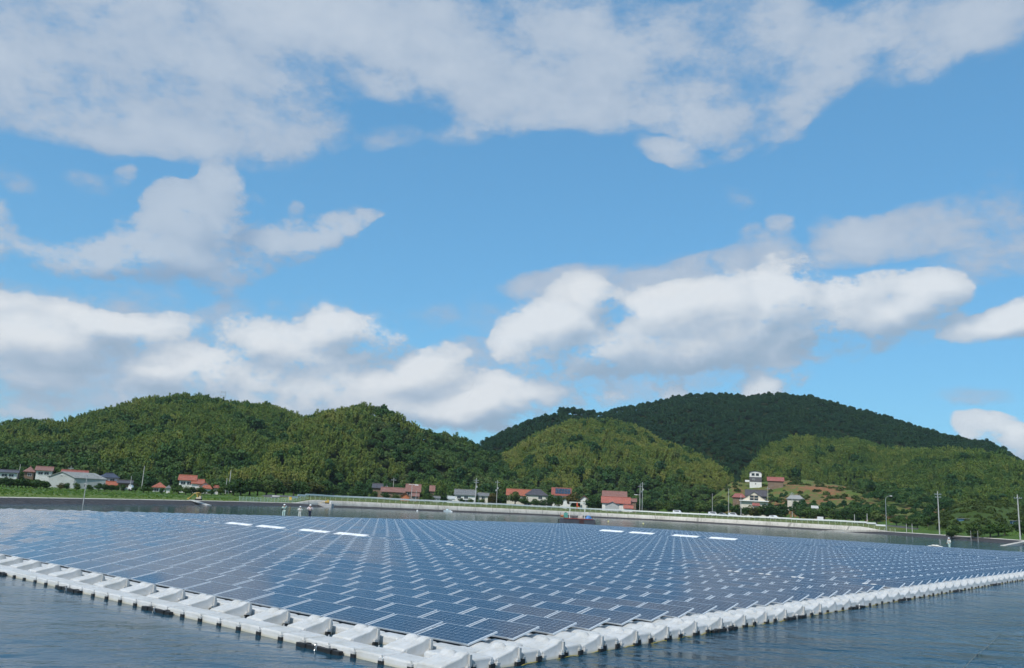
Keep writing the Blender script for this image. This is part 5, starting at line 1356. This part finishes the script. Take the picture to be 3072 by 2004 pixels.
# ------------------------------------------------------------------ vegetation
def quads(C, Nn, sx, sy, twist):
    """leaf quads: centres C, normals Nn, half sizes"""
    n = len(C); Nn = Nn/np.linalg.norm(Nn, axis=1, keepdims=True)
    ref = np.where(np.abs(Nn[:, 2:3]) < .9, np.array([[0, 0, 1.]]), np.array([[1., 0, 0]]))
    T = np.cross(ref, Nn); T /= np.linalg.norm(T, axis=1, keepdims=True); B = np.cross(Nn, T)
    c, s = np.cos(twist)[:, None], np.sin(twist)[:, None]; T, B = T*c+B*s, B*c-T*s
    sx = np.reshape(sx, (-1, 1)); sy = np.reshape(sy, (-1, 1))
    return np.stack([C-T*sx-B*sy*.2, C-B*sy, C+T*sx+B*sy*.2, C+B*sy], 1)   # kite shapes
def proto(kind, seed):
    r = np.random.default_rng(seed); out = []
    if kind == 'broad':
        nl = 9
        for k in range(nl):
            a_ = r.uniform(0, 6.28); rad = r.uniform(0, 2.1)*(k > 0); c = np.array([rad*math.cos(a_), rad*math.sin(a_), r.uniform(3.6, 6.2)-.35*rad]); R_ = r.uniform(1.1, 1.7)
            n = 46; d = r.normal(size=(n, 3)); d /= np.linalg.norm(d, axis=1, keepdims=True); d[:, 2] = np.abs(d[:, 2])*1.1-.35
            C = c+d*R_*r.uniform(.72, 1.05, (n, 1)); out.append(quads(C, d+r.normal(size=(n, 3))*.55, r.uniform(.22, .42, n), r.uniform(.3, .5, n), r.uniform(0, 6.28, n)))
        return np.concatenate(out)
    if kind == 'bamboo':
        for k in range(7):
            bx, by = r.normal(size=2)*.75; h = r.uniform(6.2, 9.2); la = r.uniform(0, 6.28); bend = r.uniform(.8, 2.0); n = 48
            t = r.uniform(.30, 1, n)**.8; zc = h*t-bend*.55*np.clip(t-.75, 0, 1)**2*9
            ox = bx+math.cos(la)*bend*t**3; oy = by+math.sin(la)*bend*t**3
            w_ = .75*np.sin(np.clip(t, .05, 1)**.9*math.pi*.92)+.12
            aa = r.uniform(0, 6.28, n); C = np.stack([ox+np.cos(aa)*w_*r.uniform(.4, 1, n), oy+np.sin(aa)*w_*r.uniform(.4, 1, n), zc-.2*w_], 1)
            Nn = np.stack([np.cos(aa), np.sin(aa), r.uniform(.1, 1.0, n)], 1)+r.normal(size=(n, 3))*.3
            out.append(quads(C, Nn, r.uniform(.12, .26, n), r.uniform(.35, .62, n), r.normal(size=n)*.5))
        return np.concatenate(out)
    if kind == 'cedar':
        n = 330; t = r.uniform(0, 1, n)**.75; rad = 1.9*(1-t)**.85+.12; aa = r.uniform(0, 6.28, n)
        C = np.stack([np.cos(aa)*rad*r.uniform(.6, 1.05, n), np.sin(aa)*rad*r.uniform(.6, 1.05, n), 1.6+8.8*t-rad*.15], 1)
        Nn = np.stack([np.cos(aa), np.sin(aa), r.uniform(.3, 1.1, n)], 1)+r.normal(size=(n, 3))*.3
        return quads(C, Nn, r.uniform(.16, .34, n), r.uniform(.3, .55, n), r.uniform(0, 6.28, n))
    if kind == 'shrub':
        n = 150; d = r.normal(size=(n, 3)); d /= np.linalg.norm(d, axis=1, keepdims=True); d[:, 2] = np.abs(d[:, 2])
        C = d*np.array([1.5, 1.5, 1.3])*r.uniform(.6, 1.05, (n, 1))+np.array([0, 0, .2]); return quads(C, d+r.normal(size=(n, 3))*.5, r.uniform(.16, .32, n), r.uniform(.2, .4, n), r.uniform(0, 6.28, n))
PROTO = {k: [proto(k, 10*i+s) for s in range(3)] for i, k in enumerate(('broad', 'bamboo', 'cedar', 'shrub'))}
def gn_forest(name, label, kinds, pts, matl):
    """pts rows: x y z scale rot tint kindindex. The object's own mesh holds the sample plants as islands and one bare vertex per plant."""
    pts = np.asarray(pts); protos = []
    for k in kinds: protos += PROTO[k]
    V = []; F = []; pid = []; off_ = 0
    for i, q in enumerate(protos):
        n = len(q); V.append(q.reshape(-1, 3)); F += (np.arange(n*4).reshape(n, 4)+off_).tolist(); pid += [i+1]*(n*4); off_ += n*4
    npv = off_; V.append(pts[:, :3]); V = np.concatenate(V); pid += [0]*len(pts)
    me = bpy.data.meshes.new(name); me.from_pydata(V.tolist(), [], F); me.update(); me.materials.append(matl)
    def attr(nm, ty, full, arr):
        a_ = me.attributes.new(nm, ty, 'POINT'); a_.data.foreach_set('value', np.concatenate([full, arr]))
    me.attributes.new('proto', 'INT', 'POINT').data.foreach_set('value', np.array(pid, np.int32))
    z_ = np.zeros(npv, np.float32)
    attr('scl', 'FLOAT', z_, pts[:, 3].astype(np.float32)); attr('rot', 'FLOAT', z_, pts[:, 4].astype(np.float32)); attr('tint', 'FLOAT', z_, pts[:, 5].astype(np.float32))
    kk = (pts[:, 6]*3+rng.integers(0, 3, len(pts))+1).astype(np.int32)
    me.attributes.new('kind', 'INT', 'POINT').data.foreach_set('value', np.concatenate([np.zeros(npv, np.int32), kk]))
    o = bpy.data.objects.new(name, me); COL.objects.link(o)
    ng = bpy.data.node_groups.new(name, 'GeometryNodeTree'); ng.interface.new_socket('Geometry', in_out='INPUT', socket_type='NodeSocketGeometry'); ng.interface.new_socket('Geometry', in_out='OUTPUT', socket_type='NodeSocketGeometry')
    gi = N(ng, 'NodeGroupInput').outputs[0]; go = N(ng, 'NodeGroupOutput').inputs[0]; jn = N(ng, 'GeometryNodeJoinGeometry'); ng.links.new(jn.outputs[0], go)
    def named(nm, ty):
        n = N(ng, 'GeometryNodeInputNamedAttribute', data_type=ty); n.inputs[0].default_value = nm; return n.outputs[0]
    def sep(k):
        c = N(ng, 'FunctionNodeCompare', data_type='INT', operation='EQUAL'); ng.links.new(named('proto', 'INT'), c.inputs[2]); c.inputs[3].default_value = k
        s = N(ng, 'GeometryNodeSeparateGeometry', domain='POINT'); ng.links.new(gi, s.inputs[0]); ng.links.new(c.outputs[0], s.inputs[1]); return s.outputs[0]
    P0 = sep(0)
    for k in range(1, len(protos)+1):
        c = N(ng, 'FunctionNodeCompare', data_type='INT', operation='EQUAL'); ng.links.new(named('kind', 'INT'), c.inputs[2]); c.inputs[3].default_value = k
        ip = N(ng, 'GeometryNodeInstanceOnPoints'); ng.links.new(P0, ip.inputs['Points']); ng.links.new(c.outputs[0], ip.inputs['Selection']); ng.links.new(sep(k), ip.inputs['Instance'])
        cr = N(ng, 'ShaderNodeCombineXYZ'); ng.links.new(named('rot', 'FLOAT'), cr.inputs[2]); ng.links.new(cr.outputs[0], ip.inputs['Rotation'])
        ng.links.new(named('scl', 'FLOAT'), ip.inputs['Scale']); ng.links.new(ip.outputs[0], jn.inputs[0])
    md = o.modifiers.new('plants', 'NODES'); md.node_group = ng
    tag(o, label, None, None, 'stuff'); return o
BAMC = [(.034, .088, .026), (.068, .132, .033), (.115, .175, .040), (.175, .212, .048), (.25, .25, .07)]
BROADC = [(.018, .054, .024), (.032, .082, .028), (.056, .115, .032), (.090, .140, .042), (.13, .145, .06)]
SHADEDC = [(.009, .036, .022), (.014, .050, .026), (.024, .066, .028), (.040, .084, .032)]  # dark wood greens with the back hill's cloud shadow put into them
SHRUBC = [(.025, .045, .012), (.045, .075, .018), (.07, .10, .03), (.12, .12, .04)]
L_BAM, L_BROAD, L_SHADED, L_SHR = mat_leaf('bamboo_leaves', BAMC), mat_leaf('broad_leaves', BROADC), mat_leaf('shaded_leaves', SHADEDC), mat_leaf('shrub_leaves', SHRUBC)
# candidate points over everything the camera can see, by distance band
def scatter(y0, y1, sp, a0=-.95, a1=.98):
    out = []; y = y0
    while y < y1:
        n = int((a1-a0)*y/sp); a_ = a0+(np.arange(n)+rng.uniform(-.45, .45, n))*sp/y; yy = y+rng.uniform(-.45, .45, n)*sp
        out.append(np.stack([a_*yy, yy], 1)); y += sp*.87
    return np.concatenate(out)
P = scatter(225, 860, 2.7); z, wh, d, s = hgt(P[:, 0], P[:, 1], True)
pcol = 1536+FPX*(P[:, 0]/P[:, 1])   # rough picture column, used for planting zones and leaf tint
def ridge_t(key, P):
    t = LAYERS[key]['t']; a_ = P[:, 0]/P[:, 1]; yf = np.interp(a_, t[:, 0], t[:, 2]); yr = np.interp(a_, t[:, 0], t[:, 3]); return (P[:, 1]-yf)/(yr-yf), yr
bam = []; brd = []; drk = []; shr = []; weeds = []
patch = nz(P[:, 0]*1.1, P[:, 1]*1.3, .55)+.6*nz(P[:, 0]+90, P[:, 1]*.9, 1.7); patch2 = nz(P[:, 0]+300, P[:, 1], .9)
for i, key in enumerate(KEYS[:6]):
    t, yr = ridge_t(key, P); m_ = (wh == i) & (t > -.02) & (P[:, 1] < yr+14) & (d > 18)
    Q = np.where(m_)[0]
    for q in Q:
        x, y = P[q]; zz = z[q]; u_ = rng.uniform(); pt = patch[q]; tt = t[q]
        if key == 'A':
            isb = pt > -.35+(.5 if tt < .12 else 0) and not (pcol[q] < 330 and tt < .35)
            tn = .30+.22*pt+.30*rng.uniform()-.10*(pcol[q] > 560)
        elif key == 'B':
            isb = (pcol[q] < 1130 and pt > -.75 and tt > .06) or pt > .75; tn = .64+.18*pt+.3*rng.uniform()-.0007*(pcol[q]-700)  # tint falls rightward: sunlit left and shaded right flank put into leaf colour
        elif key == 'C':
            isb = False; tn = .3+.2*patch2[q]+.45*rng.uniform()
        elif key in 'DE':
            isb = tt > .36-.24*pt and patch2[q] > -.62; tn = .46+.26*pt+.34*rng.uniform()
        else:
            isb = pt > -.75 and tt > .05; tn = .36+.24*pt+.32*rng.uniform()-.0003*(pcol[q]-2300)
        tn = min(1, max(0, tn)); rot = rng.uniform(0, 6.28)
        if rng.uniform() < .010 and key != 'C': brd.append((x, y, zz-1.2, rng.uniform(1.15, 1.6), rot, rng.uniform(0, .6), 0))
        if isb:
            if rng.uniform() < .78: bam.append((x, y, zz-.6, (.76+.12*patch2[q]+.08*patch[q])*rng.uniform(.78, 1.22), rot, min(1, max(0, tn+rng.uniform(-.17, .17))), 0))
        elif u_ < .50 or key == 'C':
            if key == 'C':
                if u_ < .36:
                    con = patch2[q] > .45 and rng.uniform() < .5 and tt < .8
                    drk.append((x, y, zz-(2.5 if con else .8), rng.uniform(.72, 1.12), rot, tn, 1 if con else 0))
            else: brd.append((x, y, zz-1.0, rng.uniform(.72, 1.15), rot, min(1, max(0, .35+.25*pt+.5*rng.uniform())), 0))
# wooded flat ground between the houses and the hills, shrubs on the slopes
for q in np.where((wh < 0) & (d > 34) & (z > 0))[0]:
    x, y = P[q]; px = pcol[q]; u_ = rng.uniform()
    left = x < -40 and y < 300
    if left:
        if (y > 286 and u_ < .30) or (px > 640 and y > 270 and u_ < .36) : brd.append((x, y, z[q]-.4, rng.uniform(.45, .75), rng.uniform(0, 6.28), rng.uniform(.1, .7), 0))
    elif y > (352 if px < 1280 else 395) and u_ < .25 and px < 2230 or (2230 <= px < 2760 and d[q] > 60 and u_ < .12 and y > 330):
        brd.append((x, y, z[q]-.4, rng.uniform(.6, 1.0), rng.uniform(0, 6.28), rng.uniform(0, .6), 0))
    elif px >= 2700 and y > 262 and u_ < .25:
        brd.append((x, y, z[q]-.4, rng.uniform(.4, .8), rng.uniform(0, 6.28), rng.uniform(0, .7), 0))
for q in np.where(((wh == 6) | (wh == 7)) & (z > 0))[0]:
    x, y = P[q]; u_ = rng.uniform()
    if wh[q] == 6 and ridge_t('G', P[q:q+1])[0][0] < .26:
        if u_ < .30: brd.append((x, y, z[q]-.4, rng.uniform(.45, .85), rng.uniform(0, 6.28), rng.uniform(0, .6), 0))
    elif wh[q] == 6 and pcol[q] > 2590 and ridge_t('G', P[q:q+1])[0][0] > .42:
        if u_ < .42: brd.append((x, y, z[q]-.4, rng.uniform(.5, .95), rng.uniform(0, 6.28), rng.uniform(0, .7), 0))
    elif wh[q] == 6 and pcol[q] < 2400 and u_ < .10 and y < 418: brd.append((x, y, z[q]-.4, rng.uniform(.35, .6), rng.uniform(0, 6.28), rng.uniform(0, .7), 0))
    elif patch[q]+.5*patch2[q] > .35 and u_ < .5 or u_ < .12:
        shr.append((x, y, z[q]-.2, rng.uniform(.5, 1.3), rng.uniform(0, 6.28), rng.uniform(0, .8), 0))
    if wh[q] == 7 and u_ < .6: shr.append((x, y, z[q]-.3, rng.uniform(.5, 1.0), rng.uniform(0, 6.28), rng.uniform(.1, .6), 0))
PG = scatter(112, 300, 1.5, -.75, .70); zg, whg, dg_, sg = hgt(PG[:, 0], PG[:, 1], True)
for q in np.where((whg < 0) & (dg_ > 3.4) & (dg_ < 95))[0]:
    x, y = PG[q]
    if not (sg[q] < S1 or sg[q] > S2+4) or rng.uniform() < .6: continue
    zq = float(np.interp(dg_[q], *prof(sg[q]).T)) if dg_[q] < 19 else zg[q]
    low = dg_[q] < 9
    weeds.append((x, y, zq-.05, rng.uniform(.08, .20)*(.7 if low else 1.1), rng.uniform(0, 6.28), rng.uniform(.35, 1) if low else rng.uniform(0, .7), 0))
gn_forest('grass_tufts', 'rough grass and weeds on the banks of the pond', ['shrub'], weeds, mat_leaf('weed_leaves', [(.06, .14, .025), (.10, .20, .035), (.16, .25, .05), (.27, .28, .09)]))
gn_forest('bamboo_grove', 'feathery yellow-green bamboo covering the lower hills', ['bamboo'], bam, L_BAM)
gn_forest('broadleaf_forest', 'mixed green broadleaf woods at the foot of the hills', ['broad'], brd, L_BROAD)
gn_forest('shaded_forest', 'dark blue-green forest covering the tall hill at right, cloud shade put into its colour', ['broad', 'cedar'], drk, L_SHADED)
gn_forest('scrub', 'low scrub and weeds on the cleared slope and grassy knoll', ['shrub'], shr, L_SHR)
print('forest', len(bam), len(brd), len(drk), len(shr))

# individual trees: crown + trunk, shared meshes
L_TREE = mat_leaf('tree_leaves', [(.020, .052, .018), (.036, .080, .022), (.060, .110, .028), (.095, .13, .038)], False)
L_TREE2 = mat_leaf('autumn_leaves', [(.06, .075, .02), (.085, .09, .025), (.11, .085, .03)], False)
BARK = mat('bark', (.10, .08, .065), .9, .25, 3)
def treemesh(seed):
    r = np.random.default_rng(seed); out = []
    for k in range(10):
        a_ = r.uniform(0, 6.28); rad = r.uniform(.2, 1.75)*(k > 1); c = np.array([rad*math.cos(a_), rad*math.sin(a_), r.uniform(1.7, 3.9)-.3*rad]); R_ = r.uniform(.75, 1.2); n = 95
        d_ = r.normal(size=(n, 3)); d_ /= np.linalg.norm(d_, axis=1, keepdims=True)
        C = c+d_*R_*r.uniform(.6, 1.05, (n, 1))*np.array([1.1, 1.1, .85]); out.append(quads(C, d_+r.normal(size=(n, 3))*.6, r.uniform(.12, .24, n), r.uniform(.16, .30, n), r.uniform(0, 6.28, n)))
    q = np.concatenate(out); n = len(q)
    me = numesh('crown', q.reshape(-1, 3), np.arange(n*4).reshape(n, 4), [L_TREE], None, False)
    b = MB(); b.tube([(0, 0, -.4), (.05, 0, .8), (0, .05, 1.9), (0, 0, 3.2)], [.2, .16, .12, .04], 7)
    for k in range(5):
        a_ = r.uniform(0, 6.28); b.tube([(0, 0, 1.1+.25*k), (math.cos(a_)*.7, math.sin(a_)*.7, 1.9+.25*k), (math.cos(a_)*1.3, math.sin(a_)*1.3, 2.5+.2*k)], [.09, .06, .02], 5)
    tm = bpy.data.meshes.new('trunk'); tm.from_pydata(b.v, [], b.f); tm.update(); tm.materials.append(BARK); return me, tm
TM = [treemesh(40+k) for k in range(5)]
cols2 = []
for me_, tm_ in TM:
    c = me_.copy(); c.materials.clear(); c.materials.append(L_TREE2); cols2.append((c, tm_))
def tree(px, Y, Hm, label, grp, wide=1.0, autumn=False, seed=0, cat='tree', name='broadleaf_tree'):
    if px > 1000 and Y > 294: Y = max(Y if px > 1470 else 0, minY(px, random.uniform(16, 19)).y); Hm = Hm*(.62 if px < 1450 else 1)
    elif px < 160: Hm *= .78
    elif px < 520: Hm *= .72
    elif px < 700: Hm *= .8
    elif px < 1000: Hm *= 1.25
    p_ = on(px, Y); e = empty(name, p_, random.uniform(0, 6.28)); k = Hm/4.9
    cm, tm_ = (cols2 if autumn else TM)[seed % 5]
    for nm_, me_ in (('crown', cm), ('trunk', tm_)):
        o = bpy.data.objects.new(nm_, me_); COL.objects.link(o); o.parent = e; o.scale = (k*wide, k*wide, k)
    tag(e, label, cat, grp); return e
LM = [(222, 'the grey warehouse'), (327, 'the navy-roofed house'), (478, 'the small orange-roofed house'), (563, 'the stepped orange roofs'), (968, 'the concrete barge'), (1160, 'the white gable'), (1216, 'the orange shed'), (1309, 'the pale flat shed'), (1395, 'the grey-roofed house'),
      (1489, 'the insulator pole'), (1560, 'the long orange roof'), (1610, 'the slate hipped roof'), (1684, 'the solar-roofed house'), (1753, 'the red-eaved gable'), (1837, 'the grey garage'), (1922, 'the close pair of poles'), (2032, 'the half-hidden white car'), (2138, 'the leftmost white car'), (2262, 'the cream gable'), (2321, 'the white sedan'), (2377, 'the curved-roof house'), (2461, 'the white board'), (2602, 'the white stub post'), (2660, 'the curved street lamp'), (2819, 'the tall crossarm pole'), (2887, 'the blue stall')]
used_l = {}
def where(px, kind):
    x, n_ = min(LM, key=lambda q: abs(q[0]-px)); d_ = px-x
    w_ = 'in front of' if abs(d_) < 9 else ('just right of' if d_ > 0 else 'just left of')
    if abs(d_) > 45: w_ = 'well '+('right of' if d_ > 0 else 'left of')
    l_ = kind+' '+w_+' '+n_; c = used_l.get(l_, 0); used_l[l_] = c+1
    if c: l_ += ', '+['', 'a second one beyond', 'a third one beyond', 'a fourth one beyond', 'a fifth one beyond'][min(c, 4)]
    return l_
GR = 'trees in the row behind the dam road'
row = [(1000, 330, 4.6), (1030, 332, 5.0), (1062, 335, 4.8), (1092, 338, 5.2), (1124, 342, 5.0), (1156, 346, 4.6), (1184, 348, 4.4), (1274, 355, 4.8), (1285, 364, 5.6), (1334, 364, 4.8), (1384, 366, 3.6), (1408, 366, 3.8), (1448, 366, 3.8),
       (1474, 368, 4.6), (1504, 372, 5.0), (1545, 372, 6.4), (1575, 370, 4.4), (1604, 366, 3.6), (1632, 366, 3.4), (1655, 372, 6.0), (1676, 374, 5.6), (1722, 376, 7.2), (1778, 378, 6.4), (1796, 380, 5.2), (1905, 388, 5.2), (1945, 384, 6.4), (1972, 386, 6.0), (2004, 384, 5.6), (2036, 380, 6.2), (2066, 376, 6.4), (2098, 374, 5.8), (2128, 370, 6.6),
       (2160, 366, 5.6), (2204, 362, 4.2), (2238, 350, 4.4), (2212, 352, 5.4), (2252, 350, 5.2), (2278, 350, 5.0), (2300, 350, 5.6), (2322, 344, 5.8), (2346, 346, 6.2), (2400, 340, 6.4), (2424, 338, 5.2), (2440, 334, 4.6), (2452, 332, 4.4), (2474, 332, 6.2), (2500, 330, 5.6), (2538, 322, 5.6), (2576, 312, 5.6), (2596, 308, 6.2), (2630, 300, 5.4)]
for k, (px, Y_, h_) in enumerate(row):
    au = k in (13, 21, 36)
    tree(px, Y_, h_*1.05, where(px, ('brownish green tree' if au else 'bushy dark green tree')), GR, random.uniform(1.15, 1.5), au, k)
GL = 'bushes and trees at the edge of the left field'
for k, (px, Y_, h_) in enumerate([(-6, 236, 3.4), (19, 233, 3.6), (41, 236, 3.2), (64, 233, 3.7), (87, 236, 3.4), (109, 233, 3.5), (131, 236, 3.1), (8, 236, 3.2), (30, 234, 3.4), (52, 235, 3.0), (76, 234, 3.6), (98, 235, 3.2), (120, 236, 3.0), (142, 238, 2.6), (180, 236, 2.9), (200, 237, 3.0), (229, 236, 3.1), (266, 238, 2.6), (296, 240, 3.4), (312, 242, 3.2), (334, 244, 2.8), (350, 250, 2.4), (366, 254, 2.8), (405, 246, 3.0), (430, 246, 3.2), (446, 250, 2.6),
        (484, 246, 2.4), (520, 252, 3.0), (536, 250, 3.6), (556, 246, 3.4), (575, 248, 3.2), (594, 250, 2.8), (606, 250, 3.2), (634, 252, 2.4), (660, 262, 3.4), (700, 264, 4.2), (722, 266, 4.4), (748, 270, 4.6), (772, 272, 4.2), (798, 274, 4.6), (826, 278, 4.4), (850, 282, 4.8), (880, 288, 4.6), (905, 292, 4.4), (930, 298, 5.0), (955, 302, 4.2), (978, 310, 4.8)]):
    au = k in (14, 41, 44)
    tree(px, Y_, h_, where(px, ('reddish brown bushy tree' if au else 'low rounded green tree')), GL, random.uniform(1.2, 1.6), au, k+2)
GRR = 'trees on the right bank'
for k, (px, Y_, h_) in enumerate([(2690, 285, 3.4), (2722, 282, 3.0), (2752, 280, 3.6), (2784, 276, 3.2), (2800, 276, 4.2), (2856, 236, 3.6), (2866, 240, 3.2), (2916, 230, 4.0), (2930, 233, 3.6), (2972, 226, 3.8), (2996, 228, 4.2), (3014, 230, 3.2), (3064, 232, 4.0)]):
    tree(px, Y_, h_, where(px, 'rounded dark tree'), GRR, random.uniform(1.15, 1.45), False, k+1)
print('objects', len(S.objects))

# ------------------------------------------------------------------ air
if HAZE:
    b = MB(); b.box((0, 1150, 60), (5200, 2700, 130)); m, nt, p = newmat('haze_air'); nt.nodes.remove(p)
    vol = N(nt, 'ShaderNodeVolumePrincipled'); vol.inputs['Color'].default_value = (.78, .90, 1, 1); vol.inputs['Density'].default_value = HAZE; vol.inputs['Anisotropy'].default_value = .2
    nt.links.new(vol.outputs[0], nt.nodes['Material Output'].inputs['Volume'])
    o = b.build('haze', m); tag(o, kind='stuff'); o['label'] = 'faint blue haze in the air over pond and hills'
    cy.volume_bounces = 0
